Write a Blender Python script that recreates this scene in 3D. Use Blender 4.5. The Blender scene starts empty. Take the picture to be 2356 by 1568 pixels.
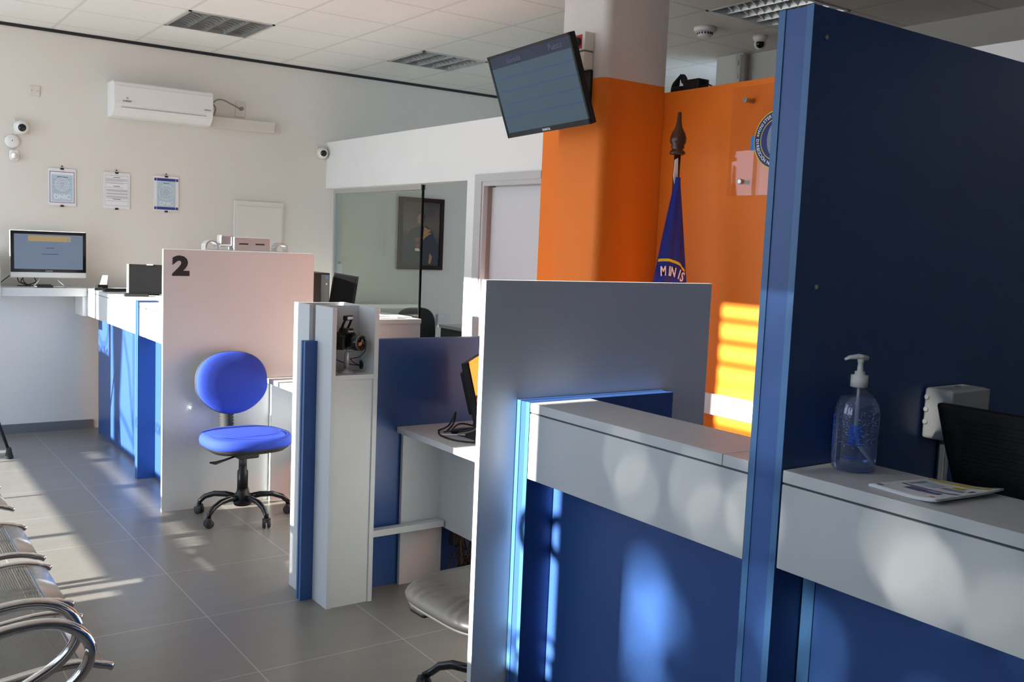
import bpy, bmesh, math, random
from mathutils import Vector, Matrix, Euler
random.seed(7)
SC = bpy.context.scene
COL = SC.collection
# ------------------------------------------------------------------ camera
YAW, PITCH, ROLL = .617163912, .0984059203, .0421500372
F = Vector((math.sin(YAW)*math.cos(PITCH), math.cos(YAW)*math.cos(PITCH), -math.sin(PITCH)))
Rt = Vector((math.cos(YAW), -math.sin(YAW), 0)); U = Rt.cross(F)
Rr = Rt*math.cos(ROLL)+U*math.sin(ROLL); Uu = -Rt*math.sin(ROLL)+U*math.cos(ROLL)
cam = bpy.data.cameras.new('camera'); co = bpy.data.objects.new('camera', cam); COL.objects.link(co)
m = Matrix((Rr, Uu, -F)).transposed().to_4x4(); m.translation = (0, 0, 1.605)
co.matrix_world = m
cam.sensor_width = 36; cam.lens = 2215.37/2356*36; cam.clip_start = .05; cam.clip_end = 300
SC.camera = co
# ------------------------------------------------------------------ light
w = bpy.data.worlds.new('sky'); SC.world = w; w.use_nodes = True
bg = w.node_tree.nodes['Background']; bg.inputs[0].default_value = (.62, .78, 1, 1); bg.inputs[1].default_value = 3.3
TAN = .32
sun = bpy.data.lights.new('sun', 'SUN'); sun.energy = 25; sun.angle = math.radians(.55); sun.color = (1, .95, .86)
so = bpy.data.objects.new('sun', sun); COL.objects.link(so)
so.rotation_euler = Vector((1, -.012, -TAN)).to_track_quat('-Z', 'Y').to_euler(); so.location = (-8, 4, 5)
FX = -1.5      # facade plane
for i, (a, b, z0, z1) in enumerate(((.55, 1.95, 1.3, 2.6), (2.19, 3.45, 1.3, 3.06), (4.08, 8.15, 1.07, 3.06), (4.36, 7.66, 0, .82))):
    l = bpy.data.lights.new('window_portal', 'AREA'); l.shape = 'RECTANGLE'; l.size = b-a; l.size_y = z1-z0
    l.cycles.is_portal = True
    o = bpy.data.objects.new('window_portal', l); COL.objects.link(o)
    o.matrix_world = Matrix.Translation((FX-.12, (a+b)/2, (z0+z1)/2)) @ Vector((1, 0, 0)).to_track_quat('-Z', 'Z').to_matrix().to_4x4()
SC.view_settings.view_transform = 'Standard'; SC.view_settings.look = 'None'
SC.view_settings.gamma = 1; SC.view_settings.use_curve_mapping = False
SC.view_settings.exposure = 0.15

# ------------------------------------------------------------------ materials
def mat(name, col, rough=.5, metal=0, spec=.5, emit=None, es=1, noise=0, nscale=40, bump=0, trans=0, coat=0, ior=1.45):
    m = bpy.data.materials.new(name); m.use_nodes = True; nt = m.node_tree; b = nt.nodes['Principled BSDF']
    b.inputs['Base Color'].default_value = (*col, 1); b.inputs['Roughness'].default_value = rough
    b.inputs['Metallic'].default_value = metal; b.inputs['Specular IOR Level'].default_value = spec
    b.inputs['Transmission Weight'].default_value = trans; b.inputs['IOR'].default_value = ior
    b.inputs['Coat Weight'].default_value = coat
    if emit:
        b.inputs['Emission Color'].default_value = (*emit, 1); b.inputs['Emission Strength'].default_value = es
    if noise or bump:
        tc = nt.nodes.new('ShaderNodeTexCoord'); n = nt.nodes.new('ShaderNodeTexNoise')
        n.inputs['Scale'].default_value = nscale; n.inputs['Detail'].default_value = 5
        nt.links.new(tc.outputs['Object'], n.inputs['Vector'])
        if noise:
            r = nt.nodes.new('ShaderNodeMix'); r.data_type = 'RGBA'
            r.inputs[6].default_value = (*[c*(1-noise) for c in col], 1)
            r.inputs[7].default_value = (*[min(1, c*(1+noise)) for c in col], 1)
            nt.links.new(n.outputs['Fac'], r.inputs[0]); nt.links.new(r.outputs[2], b.inputs['Base Color'])
        if bump:
            bp = nt.nodes.new('ShaderNodeBump'); bp.inputs['Strength'].default_value = bump; bp.inputs['Distance'].default_value = .002
            nt.links.new(n.outputs['Fac'], bp.inputs['Height']); nt.links.new(bp.outputs[0], b.inputs['Normal'])
    return m
def math_node(nt, op, a, b=None, c=None):
    n = nt.nodes.new('ShaderNodeMath'); n.operation = op
    for i, v in enumerate((a, b, c)):
        if v is None: continue
        if isinstance(v, (int, float)): n.inputs[i].default_value = v
        else: nt.links.new(v, n.inputs[i])
    return n.outputs[0]
def grid_mat(name, col, line, x0, y0, p, wx, wy, rough, noise=.15, nscale=3, bump=0, speck=0, streak=False, spec=.5):
    m = mat(name, col, rough, spec=spec); nt = m.node_tree; b = nt.nodes['Principled BSDF']
    tc = nt.nodes.new('ShaderNodeTexCoord'); sx = nt.nodes.new('ShaderNodeSeparateXYZ'); nt.links.new(tc.outputs['Object'], sx.inputs[0])
    def l(c, o, wd):
        t = math_node(nt, 'DIVIDE', math_node(nt, 'SUBTRACT', c, o-100*p), p)
        f = math_node(nt, 'FRACT', t); d = math_node(nt, 'MINIMUM', f, math_node(nt, 'SUBTRACT', 1, f))
        return math_node(nt, 'LESS_THAN', d, wd/2/p)
    g = math_node(nt, 'MAXIMUM', l(sx.outputs[0], x0, wx), l(sx.outputs[1], y0, wy))
    n = nt.nodes.new('ShaderNodeTexNoise'); n.inputs['Scale'].default_value = nscale; n.inputs['Detail'].default_value = 8; n.inputs['Roughness'].default_value = .65
    if streak:
        mp = nt.nodes.new('ShaderNodeMapping'); mp.inputs['Scale'].default_value = (1, 5, 1)
        nt.links.new(tc.outputs['Object'], mp.inputs[0]); nt.links.new(mp.outputs[0], n.inputs['Vector'])
    else: nt.links.new(tc.outputs['Object'], n.inputs['Vector'])
    r = nt.nodes.new('ShaderNodeMix'); r.data_type = 'RGBA'
    r.inputs[6].default_value = (*[c*(1-noise) for c in col], 1); r.inputs[7].default_value = (*[c*(1+noise) for c in col], 1)
    nt.links.new(n.outputs['Fac'], r.inputs[0])
    src = r.outputs[2]
    if speck:
        v = nt.nodes.new('ShaderNodeTexNoise'); v.inputs['Scale'].default_value = 260; v.inputs['Detail'].default_value = 2
        nt.links.new(tc.outputs['Object'], v.inputs['Vector'])
        th = math_node(nt, 'GREATER_THAN', v.outputs['Fac'], .64)
        q = nt.nodes.new('ShaderNodeMix'); q.data_type = 'RGBA'; q.inputs[7].default_value = (*[c*speck for c in col], 1)
        nt.links.new(th, q.inputs[0]); nt.links.new(src, q.inputs[6]); src = q.outputs[2]
    k = nt.nodes.new('ShaderNodeMix'); k.data_type = 'RGBA'; k.inputs[7].default_value = (*line, 1)
    nt.links.new(g, k.inputs[0]); nt.links.new(src, k.inputs[6]); nt.links.new(k.outputs[2], b.inputs['Base Color'])
    if bump:
        bp = nt.nodes.new('ShaderNodeBump'); bp.inputs['Strength'].default_value = .4; bp.inputs['Distance'].default_value = bump
        nt.links.new(math_node(nt, 'SUBTRACT', 1, g), bp.inputs['Height']); nt.links.new(bp.outputs[0], b.inputs['Normal'])
    return m
def glass_mat(name, tint=(.93, .97, .95), gloss=.06, rough=.0):
    m = bpy.data.materials.new(name); m.use_nodes = True; nt = m.node_tree; nt.nodes.clear()
    o = nt.nodes.new('ShaderNodeOutputMaterial'); mx = nt.nodes.new('ShaderNodeMixShader')
    t = nt.nodes.new('ShaderNodeBsdfTransparent'); t.inputs[0].default_value = (*tint, 1)
    g = nt.nodes.new('ShaderNodeBsdfGlossy'); g.inputs['Roughness'].default_value = rough
    lw = nt.nodes.new('ShaderNodeLayerWeight'); lw.inputs[0].default_value = .5
    nt.links.new(math_node(nt, 'MULTIPLY_ADD', math_node(nt, 'POWER', lw.outputs['Facing'], 5), .8, gloss+.03), mx.inputs[0])
    nt.links.new(t.outputs[0], mx.inputs[1]); nt.links.new(g.outputs[0], mx.inputs[2]); nt.links.new(mx.outputs[0], o.inputs[0])
    return m
M = dict(
    wall=mat('cream_wall_paint', (.74, .72, .665), .8, noise=.03, nscale=2.5, bump=.15),
    fascia=mat('white_wall_paint', (.80, .80, .79), .7, noise=.03, nscale=3),
    dimwall=mat('grey_wall_paint', (.60, .59, .56), .8, noise=.03),
    orange=mat('orange_wall_paint', (.86, .20, .012), .55, noise=.06, nscale=2),
    column=mat('warm_white_column_paint', (.70, .66, .63), .7, noise=.03),
    white=mat('white_laminate', (.635, .65, .65), .38, noise=.02, nscale=6),
    edge=mat('white_edge_band', (.80, .80, .82), .35),
    greyp=mat('light_grey_laminate', (.60, .62, .63), .42, noise=.02, nscale=6),
    blue=mat('blue_laminate', (.036, .095, .29), .32, noise=.05, nscale=5),
    blued=mat('blue_edge_band', (.055, .15, .33), .35),
    black=mat('black_plastic', (.011, .011, .012), .42, spec=.35, noise=.1),
    blackm=mat('matt_black_plastic', (.03, .03, .031), .6),
    gloss=mat('glossy_black_plastic', (.01, .01, .011), .12),
    dgrey=mat('dark_grey_plastic', (.07, .07, .075), .5),
    chrome=mat('polished_chrome', (.72, .71, .70), .09, metal=1),
    steel=mat('brushed_steel', (.55, .55, .54), .28, metal=1),
    alu=mat('satin_aluminium', (.72, .73, .73), .3, metal=1),
    silver=mat('silver_painted_metal', (.52, .53, .54), .35, metal=.5),
    plastic=mat('white_plastic', (.80, .80, .79), .35),
    ivory=mat('ivory_plastic', (.70, .67, .60), .4),
    bluef=mat('blue_chair_fabric', (.018, .050, .40), .85, noise=.25, nscale=400, bump=.5),
    leather=mat('black_vinyl_upholstery', (.022, .022, .022), .40, spec=.25, noise=.15, nscale=300, bump=.12),
    darkf=mat('black_chair_fabric', (.025, .025, .027), .9, noise=.3, nscale=400, bump=.4),
    wood=mat('dark_turned_wood', (.06, .02, .009), .3, noise=.3, nscale=12, coat=.15),
    frame=mat('mahogany_picture_frame', (.03, .010, .007), .6, spec=.2, noise=.3, nscale=20),
    skirting=mat('dark_grey_skirting', (.16, .16, .17), .4),
    doorf=mat('grey_door_frame', (.50, .50, .51), .45), doorl=mat('light_grey_door', (.62, .62, .64), .5, noise=.02),
    reveal=mat('brown_grey_door_reveal', (.30, .25, .23), .5),
    paper=mat('white_paper', (.82, .83, .85), .7), ink=mat('black_ink', (.02, .02, .025), .6), bluei=mat('blue_ink', (.03, .05, .25), .6),
    lblue=mat('pale_blue_print', (.48, .62, .72), .6), grey_ink=mat('grey_ink', (.32, .34, .40), .6), whitei=mat('white_print', (.85, .86, .88), .6),
    yellow=mat('yellow_print', (.75, .60, .02), .5), purple=mat('purple_print', (.16, .14, .32), .5),
    navy=mat('navy_print', (.008, .022, .16), .4), flag=mat('blue_flag_cloth', (.012, .03, .30), .6, noise=.15, nscale=30),
    red=mat('red_socket_plastic', (.42, .02, .02), .4), rubber=mat('black_rubber', (.02, .02, .02), .7),
    concrete=mat('pavement', (.55, .53, .50), .9, noise=.1, nscale=4), leaf=mat('dark_green_leaf', (.05, .10, .03), .7), bark=mat('brown_bark', (.12, .08, .05), .9, noise=.3),
    cable=mat('black_cable', (.015, .015, .015), .45), gcable=mat('grey_cable', (.25, .23, .2), .5),
    glass=glass_mat('office_glass', (.90, .93, .88), .03), wglass=glass_mat('window_glass', (.97, .98, .98), .0), acrylic=glass_mat('clear_acrylic', (.985, .98, .98), .01),
    band=mat('frosted_vinyl', (.8, .8, .8), .6), bstrip=mat('bright_blue_tape', (.02, .22, .62), .5),
)
M['floor'] = grid_mat('grey_porcelain_floor_tiles', (.19, .178, .162), (.38, .36, .33), 1.26, 3.303, .6035, .004, .004, .33, .16, 2.2, streak=True, spec=.45)
M['ceil'] = grid_mat('mineral_fibre_ceiling_tiles', (.84, .83, .80), (.70, .69, .66), 2.012, 6.15, .605, .022, .022, .9, .03, 6, bump=.004, speck=.8)
# perforated steel: a dot grid of real see-through holes
def perf_mat():
    m = mat('perforated_steel', (.17, .17, .165), .3, metal=.95); nt = m.node_tree; b = nt.nodes['Principled BSDF']; out = nt.nodes['Material Output']
    tc = nt.nodes.new('ShaderNodeTexCoord'); sx = nt.nodes.new('ShaderNodeSeparateXYZ'); nt.links.new(tc.outputs['Object'], sx.inputs[0])
    sc = 1/.0075
    u = math_node(nt, 'MULTIPLY', math_node(nt, 'ADD', sx.outputs[0], math_node(nt, 'ADD', sx.outputs[2], 10)), sc)
    row = math_node(nt, 'MULTIPLY', math_node(nt, 'FLOOR', u), .5)
    v = math_node(nt, 'ADD', math_node(nt, 'MULTIPLY', math_node(nt, 'ADD', sx.outputs[1], 10), sc), row)
    fu = math_node(nt, 'SUBTRACT', math_node(nt, 'FRACT', u), .5); fv = math_node(nt, 'SUBTRACT', math_node(nt, 'FRACT', v), .5)
    d = math_node(nt, 'ADD', math_node(nt, 'MULTIPLY', fu, fu), math_node(nt, 'MULTIPLY', fv, fv))
    h = math_node(nt, 'LESS_THAN', d, .075)
    tr = nt.nodes.new('ShaderNodeBsdfTransparent'); mx = nt.nodes.new('ShaderNodeMixShader')
    nt.links.new(h, mx.inputs[0]); nt.links.new(b.outputs[0], mx.inputs[1]); nt.links.new(tr.outputs[0], mx.inputs[2]); nt.links.new(mx.outputs[0], out.inputs[0])
    return m
M['perf'] = perf_mat()
def gel_mat():
    m = mat('clear_sanitiser_gel', (.62, .72, 1.0), .02, trans=.90, ior=1.33)
    return m
M['gel'] = gel_mat()
M['bottle'] = glass_mat('clear_bottle_plastic', (.86, .90, .98), .05, .05)
def screen_mat(name, col, es, rough=.15):
    return mat(name, (.012, .014, .018), rough, spec=.3, emit=col, es=es)

# ------------------------------------------------------------------ mesh helpers
class MB:
    def __init__(s): s.bm = bmesh.new(); s.mats = []
    def mi(s, m):
        if m is None: return 0
        if m not in s.mats: s.mats.append(m)
        return s.mats.index(m)
    def box(s, x0, x1, y0, y1, z0, z1, m=None, R=None, bev=0):
        t = bmesh.new()
        vs = [t.verts.new((x, y, z)) for x in (x0, x1) for y in (y0, y1) for z in (z0, z1)]
        for f in ((0, 1, 3, 2), (4, 6, 7, 5), (0, 4, 5, 1), (2, 3, 7, 6), (0, 2, 6, 4), (1, 5, 7, 3)): t.faces.new([vs[i] for i in f])
        if bev: bmesh.ops.bevel(t, geom=list(t.edges), offset=bev, segments=3, affect='EDGES', profile=.5)
        s.add(t, m, R); return s
    def add(s, t, m=None, R=None, smooth=False):
        k = s.mi(m); mp = {}
        for v in t.verts: mp[v] = s.bm.verts.new(R @ v.co if R else v.co)
        for f in t.faces:
            try: g = s.bm.faces.new([mp[v] for v in f.verts]); g.material_index = k; g.smooth = smooth or f.smooth
            except ValueError: pass
        t.free()
    def poly(s, pts, m=None):
        k = s.mi(m); f = s.bm.faces.new([s.bm.verts.new(p) for p in pts]); f.material_index = k; return s
    def prism(s, pts, d, m=None, R=None, smooth=False):
        # pts polygon (3D), extruded by vector d
        t = bmesh.new(); d = Vector(d); a = [t.verts.new(p) for p in pts]; b = [t.verts.new(Vector(p)+d) for p in pts]; n = len(a)
        t.faces.new(a[::-1]); t.faces.new(b)
        for i in range(n):
            f = t.faces.new((a[i], a[(i+1) % n], b[(i+1) % n], b[i])); f.smooth = smooth
        bmesh.ops.recalc_face_normals(t, faces=t.faces)
        s.add(t, m, R); return s
    def tube(s, pts, r, m=None, n=10, cap=True, R=None, flat=1):
        t = bmesh.new(); pts = [Vector(p) for p in pts]; rings = []
        rr = r if isinstance(r, (list, tuple)) else [r]*len(pts)
        up = None
        for i, p in enumerate(pts):
            tan = (pts[min(i+1, len(pts)-1)]-pts[max(i-1, 0)]).normalized()
            if up is None:
                up = Vector((0, 0, 1)) if abs(tan.z) < .9 else Vector((1, 0, 0))
            x = tan.cross(up).normalized(); up = x.cross(tan).normalized()
            rings.append([t.verts.new(p+(x*math.cos(a)+up*math.sin(a)*flat)*rr[i]) for a in [2*math.pi*k/n for k in range(n)]])
        for a, b in zip(rings, rings[1:]):
            for k in range(n):
                f = t.faces.new((a[k], a[(k+1) % n], b[(k+1) % n], b[k])); f.smooth = True
        if cap: t.faces.new(rings[0][::-1]); t.faces.new(rings[-1])
        s.add(t, m, R); return s
    def lathe(s, prof, c, m=None, n=24, R=None, cap=True):
        t = bmesh.new(); rings = []
        for r, z in prof: rings.append([t.verts.new((r*math.cos(2*math.pi*k/n), r*math.sin(2*math.pi*k/n), z)) for k in range(n)])
        for a, b in zip(rings, rings[1:]):
            for k in range(n):
                f = t.faces.new((a[k], a[(k+1) % n], b[(k+1) % n], b[k])); f.smooth = True
        if cap:
            if prof[0][0] > 1e-5: t.faces.new(rings[0][::-1])
            if prof[-1][0] > 1e-5: t.faces.new(rings[-1])
        bmesh.ops.remove_doubles(t, verts=t.verts, dist=1e-6)
        T = Matrix.Translation(c) @ (R or Matrix())
        s.add(t, m, T); return s
    def grid(s, fn, nu, nv, m=None, close=False, R=None):
        t = bmesh.new(); g = [[t.verts.new(fn(i/nu, j/nv)) for j in range(nv+1)] for i in range(nu+1)]
        for i in range(nu):
            for j in range(nv):
                f = t.faces.new((g[i][j], g[i+1][j], g[i+1][j+1], g[i][j+1])); f.smooth = True
        if close: bmesh.ops.remove_doubles(t, verts=t.verts, dist=1e-5); bmesh.ops.recalc_face_normals(t, faces=t.faces)
        s.add(t, m, R); return s
    def build(s, name, m=None, parent=None, bevel=0, sub=0, solid=0):
        if not s.mats: s.mats = [m]
        me = bpy.data.meshes.new(name); s.bm.to_mesh(me); s.bm.free()
        for q in s.mats: me.materials.append(q if q else m)
        o = bpy.data.objects.new(name, me); COL.objects.link(o)
        if parent:
            o.parent = parent; me.transform(Matrix.Identity(4))
            mw = WM.get(parent.name)
            if mw is not None:
                WM[o.name] = mw
                if not getattr(s, 'local', False): me.transform(mw.inverted())
        if solid:
            d = o.modifiers.new('solid', 'SOLIDIFY'); d.thickness = solid; d.offset = 0
        if bevel:
            d = o.modifiers.new('bevel', 'BEVEL'); d.width = bevel; d.segments = 2; d.limit_method = 'ANGLE'; d.angle_limit = .9
        if sub:
            d = o.modifiers.new('sub', 'SUBSURF'); d.levels = sub; d.render_levels = sub
        return o
    def setlocal(s): s.local = True; return s
WM = {}
def tag(o, label, cat, group=None):
    o['label'] = label; o['category'] = cat
    if group: o['group'] = group
    return o
def thing(name, label, cat, loc, rz=0, group=None):
    o = bpy.data.objects.new(name, None); COL.objects.link(o); o.location = loc; o.rotation_euler = (0, 0, rz); o.empty_display_size = .1
    WM[o.name] = Matrix.Translation(loc) @ Matrix.Rotation(rz, 4, 'Z')
    return tag(o, label, cat, group)
def struct(o): o['kind'] = 'structure'; return o
def B(*a, **k): return MB().box(*a, **k)
def text_bm(txt, size, bold=0, align='CENTER', depth=.0006, spacing=1):
    c = bpy.data.curves.new('lettering', 'FONT'); c.body = txt; c.size = size; c.align_x = align; c.align_y = 'CENTER'; c.offset = bold; c.extrude = depth; c.resolution_u = 3; c.space_character = spacing
    o = bpy.data.objects.new('lettering', c); COL.objects.link(o)
    dg = bpy.context.evaluated_depsgraph_get(); me = bpy.data.meshes.new_from_object(o.evaluated_get(dg))
    t = bmesh.new(); t.from_mesh(me); bpy.data.objects.remove(o); bpy.data.curves.remove(c); bpy.data.meshes.remove(me)
    return t
# frames for lettering: on a wall facing -X (reader looks +X: right is -Y), on a wall facing -Y (right is +X)
def face_nx(x, y, z, rot=0): return Matrix.Translation((x, y, z)) @ Matrix(((0, 0, -1, 0), (-1, 0, 0, 0), (0, 1, 0, 0), (0, 0, 0, 1))) @ Matrix.Rotation(rot, 4, 'Z')
def face_ny(x, y, z, rot=0): return Matrix.Translation((x, y, z)) @ Matrix(((1, 0, 0, 0), (0, 0, -1, 0), (0, 1, 0, 0), (0, 0, 0, 1))) @ Matrix.Rotation(rot, 4, 'Z')
def cable(pts, r, m, seg=8):
    # smooth catmull-rom tube
    P = [Vector(p) for p in pts]; P = [P[0]]+P+[P[-1]]; out = []
    for i in range(1, len(P)-2):
        for k in range(seg):
            t = k/seg; a, b, c, d = P[i-1:i+3]
            out.append(.5*((2*b)+(c-a)*t+(2*a-5*b+4*c-d)*t*t+(3*b-a-3*c+d)*t**3))
    out.append(P[-2]); return MB().tube(out, r, m, n=6)

# ================================================================== ROOM SHELL
ZC = 3.095
struct(B(-1.7, 7.0, -2.3, 8.4, -.08, 0).build('floor', M['floor']))
fx = [(2.012, 6.755), (3.827, 6.755), (4.432, 3.73)]
cm = MB(); k = .605
for i in range(-6, 9):
    for j in range(-14, 4):
        x0, y0 = 2.012+i*k, 6.15+j*k
        if any(abs(x0-a) < .01 and abs(y0-b) < .01 for a, b in fx): continue
        x0c, x1c, y0c, y1c = max(x0, -1.62), min(x0+k, 6.8), max(y0, -2.1), min(y0+k, 8.185)
        if x1c > x0c and y1c > y0c: cm.poly([(x0c, y0c, ZC), (x0c, y1c, ZC), (x1c, y1c, ZC), (x1c, y0c, ZC)])
bmesh.ops.remove_doubles(cm.bm, verts=cm.bm.verts, dist=1e-4)
struct(cm.build('ceiling', M['ceil']))
struct(B(-1.9, 7.1, -2.4, 8.5, 3.42, 3.5).build('ceiling', M['dimwall']))      # the slab above the tiles
struct(B(-1.62, 7.0, 8.2, 8.35, 0, 3.45).build('wall_back', M['wall']))
struct(B(-1.0, 6.9, 8.187, 8.2, 3.072, 3.094).build('trim_shadow_gap', M['ink']))  # black strip standing in for the shadow gap under the ceiling
struct(B(5.62, 5.8, -2.2, 5.27, 0, 3.45).build('wall_right', M['dimwall']))
struct(B(6.7, 6.85, 5.2, 8.3, 0, 3.45).build('wall_far_right', M['wall']))
struct(B(-1.62, 6.9, -2.3, -2.1, 0, 3.45).build('wall_front', M['skirting']))
struct(B(.4, 1.70, 8.183, 8.2, 0, .072).build('baseboard_back', M['skirting']))
# facade
fc = MB()
for a, b, z0, z1 in ((-2.3, .55, 0, 3.45), (.55, 1.95, 0, 1.3), (.55, 1.95, 2.6, 3.1), (1.95, 2.19, 0, 3.45), (4.08, 4.36, 2.75, 3.1), (2.19, 3.45, 0, 1.33), (3.45, 4.08, 0, 3.45), (4.08, 4.36, 0, .82), (7.66, 8.2, 0, 1.66), (-2.3, 8.35, 3.06, 3.45)):
    fc.box(FX-.12, FX, a, b, z0, z1)
struct(fc.build('wall_left', M['fascia']))
def window(n, a, b, z0, z1, bars=(), rails=()):
    f = MB(); t = .03
    for y in (a, b-t): f.box(FX-.08, FX-.03, y, y+t, z0, z1)
    for z in (z0, z1-t): f.box(FX-.08, FX-.03, a, b, z, z+t)
    for y, wd in bars: f.box(FX-.07, FX-.04, y-wd/2, y+wd/2, z0, z1)
    for r0, r1 in rails: f.box(FX-.08, FX-.03, a, b, r0, r1)
    o = struct(f.build('window_%d' % n, M['alu']))
    B(FX-.057, FX-.053, a, b, z0, z1).build('pane', M['wglass'], o); return o
window(1, .55, 1.95, 1.3, 2.6)
w2 = window(2, 2.19, 3.45, 1.33, 3.06)
w3 = window(3, 4.08, 7.66, 0, 3.06, ((6.26, .025), (5.39, .05)), ())
rl = MB()
for a, b, z0, z1 in ((4.08, 4.485, .825, .955), (4.535, 7.66, .825, .955), (4.485, 4.535, .92, .955), (4.08, 7.66, 1.0, 1.075), (4.08, 4.47, .955, 1.0), (4.70, 4.78, .955, 1.0), (5.05, 5.13, .955, 1.0), (5.36, 5.5, .955, 1.0), (6.2, 6.3, .955, 1.0), (7.0, 7.1, .955, 1.0), (7.5, 7.66, .955, 1.0)): rl.box(FX-.08, FX-.03, a, b, z0, z1)
for a, b in ((4.47, 4.70), (4.78, 5.05), (5.13, 5.36), (5.5, 6.2), (6.3, 7.0), (7.1, 7.5)):
    y = a+.01
    while y < b-.01: rl.box(FX-.08, FX-.03, y, y+.014, .955, 1.0); y += .032
rl.build('slotted_push_rail', M['alu'], w3)
B(FX-.06, FX-.05, 4.60, 5.46, 1.075, 1.45).build('sun_block_panel', M['band'], w3)  # unseen opaque panel added to keep low sun off the chair base
window(4, 7.66, 8.2, 1.66, 3.06)
dj = MB(); dj.box(FX-.08, FX-.03, 4.54, 4.58, 0, .85); dj.box(FX-.08, FX-.03, 4.43, 4.48, 0, .85); dj.build('door_bar', M['alu'], w3)
# outside: pavement and a tree whose leaves dapple the near counters
struct(B(-60, -1.62, -40, 50, -.2, -.1).build('pavement', M['concrete']))

# office partition (x 3.68): white part with an opening and a door, then the orange part
XO = 3.68
op = MB()
op.box(XO, XO+.10, 5.70, 8.2, 2.05, 2.46); op.box(XO, XO+.10, 5.70, 5.81, 0, 2.05); op.box(XO, XO+.10, 4.80, 5.70, 2.085, 2.46)
struct(op.build('wall_office', M['fascia']))
struct(B(XO+.0, XO+.10, 2.5, 4.93, 0, 2.455).build('wall_orange', M['orange']))
struct(B(XO+.0, XO+.10, -2.1, 2.5, 0, 2.455).build('wall_staff', M['fascia']))
struct(B(XO-.012, XO, 4.10, 4.925, 0, 2.462).build('trim_2', M['orange']))
struct(B(XO-.022, XO-.001, -1.0, 3.862, .79, .897, bev=.003).build('trim_3', M['plastic']))
# wooden door and frame in the partition
d = struct(B(XO+.07, XO+.095, 4.94, 5.60, 0, 2.0).build('door_1', M['doorl']))
f = MB(); f.box(XO-.012, XO+.02, 5.61, 5.695, 0, 2.035); f.box(XO-.012, XO+.02, 4.93, 5.695, 2.035, 2.085)
f.box(XO-.004, XO+.03, 5.59, 5.61, 0, 2.005); f.box(XO-.004, XO+.03, 4.93, 5.61, 2.005, 2.035)
f.build('door_frame', M['doorf'], d)
B(XO+.03, XO+.10, 5.595, 5.612, 0, 2.01).build('door_reveal', M['reveal'], d)
# column
def column():
    x0, x1, y0, y1, r = 3.25, 3.77, 3.865, 4.22, .045
    pts = [(x0, y1), (x0, y0+r)]
    for i in range(1, 20): a = math.pi+i/20*math.pi/2; pts.append((x0+r+r*math.cos(a), y0+r+r*math.sin(a)))
    pts += [(x0+r, y0), (3.677, y0), (3.677, y1)]
    b = MB()
    b.prism([(x, y, 0) for x, y in pts], (0, 0, 2.485), M['orange']); b.prism([(x, y, 2.485) for x, y in pts], (0, 0, ZC-2.485), M['column'])
    return struct(b.build('wall_column', None))
column()
# glazing of the office, x 3.777
gw = MB(); gw.box(3.757, 3.797, 6.60, 8.2, 2.01, 2.05); gw.box(3.757, 3.797, 8.17, 8.2, 1.005, 2.01)
gf = struct(gw.build('window_5', M['alu']))
B(3.772, 3.782, 6.605, 8.17, 1.006, 2.02).build('pane', M['glass'], gf)
B(3.768, 3.786, 6.597, 6.608, 1.006, 2.045).build('pane_edge', M['gloss'], gf)
# staff room behind: soffit, pilaster and slotted rail above the orange wall
struct(B(5.55, 5.62, 5.02, 5.28, 2.3, ZC).build('wall_pilaster', M['dimwall']))
sr = MB(); sr.box(5.50, 5.55, 5.0, 5.045, 2.3, ZC-.02)
for z in (2.5, 2.6, 2.7, 2.8, 2.9, 3.0): sr.box(5.496, 5.501, 5.015, 5.03, z, z+.035, M['ink'])
sr.mats = [M['steel'], M['ink']]
tag(sr.build('slotted_rail', M['steel']), 'vertical slotted steel rail on the pilaster above the orange wall', 'rail')

# ================================================================== CEILING THINGS
def louvre(x0, y0, label):
    t = thing('ceiling_light', label, 'ceiling light', (x0+.3, y0+.3, ZC), 0, 'recessed louvre lights')
    f = MB(); e = .605
    for a in ((x0, x0+e, y0, y0+.02), (x0, x0+e, y0+e-.02, y0+e), (x0, x0+.02, y0, y0+e), (x0+e-.02, x0+e, y0, y0+e)): f.box(*a, ZC-.006, ZC+.10)
    f.build('housing_frame', M['alu'], t)
    B(x0, x0+e, y0, y0+e, ZC+.10, ZC+.11).build('back_tray', M['plastic'], t)
    lv = MB()
    for i in range(5):      # long v shaped reflector channels
        x = x0+.02+i*(e-.04)/4
        lv.prism([(x-.012, y0+.02, ZC+.058), (x, y0+.02, ZC-.002), (x+.012, y0+.02, ZC+.058)], (0, e-.04, 0))
    lv.build('reflector_channels', M['alu'], t)
    cr = MB()
    for j in range(1, 9):   # cross blades, one bowed blade per channel
        y = y0+.02+j*(e-.04)/9
        for i in range(4):
            xa, xb = x0+.02+i*(e-.04)/4, x0+.02+(i+1)*(e-.04)/4; n = 6
            pts = [(xa+(xb-xa)*q/n, y, ZC+.002+.022*math.sin(math.pi*q/n)) for q in range(n+1)]
            pts += [(xb, y, ZC+.058), (xa, y, ZC+.058)]
            cr.prism(pts, (0, .006, 0))
    cr.build('cross_blades', M['alu'], t)
    for i in range(4): MB().tube([(x0+.02+(i+.5)*(e-.04)/4, y0+.03, ZC+.078), (x0+.02+(i+.5)*(e-.04)/4, y0+e-.03, ZC+.078)], .008, M['plastic'], n=10).build('tube_lamp', None, t)
louvre(*fx[0], 'square louvre ceiling light above the air conditioner, with orange reflections')
louvre(*fx[1], 'square louvre ceiling light between air conditioner and hanging screen')
louvre(*fx[2], 'square louvre ceiling light above the tall blue divider')
t = thing('smoke_detector', 'round white smoke detector on the dark ceiling tiles right of the column', 'smoke detector', (4.77, 4.66, ZC))
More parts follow.
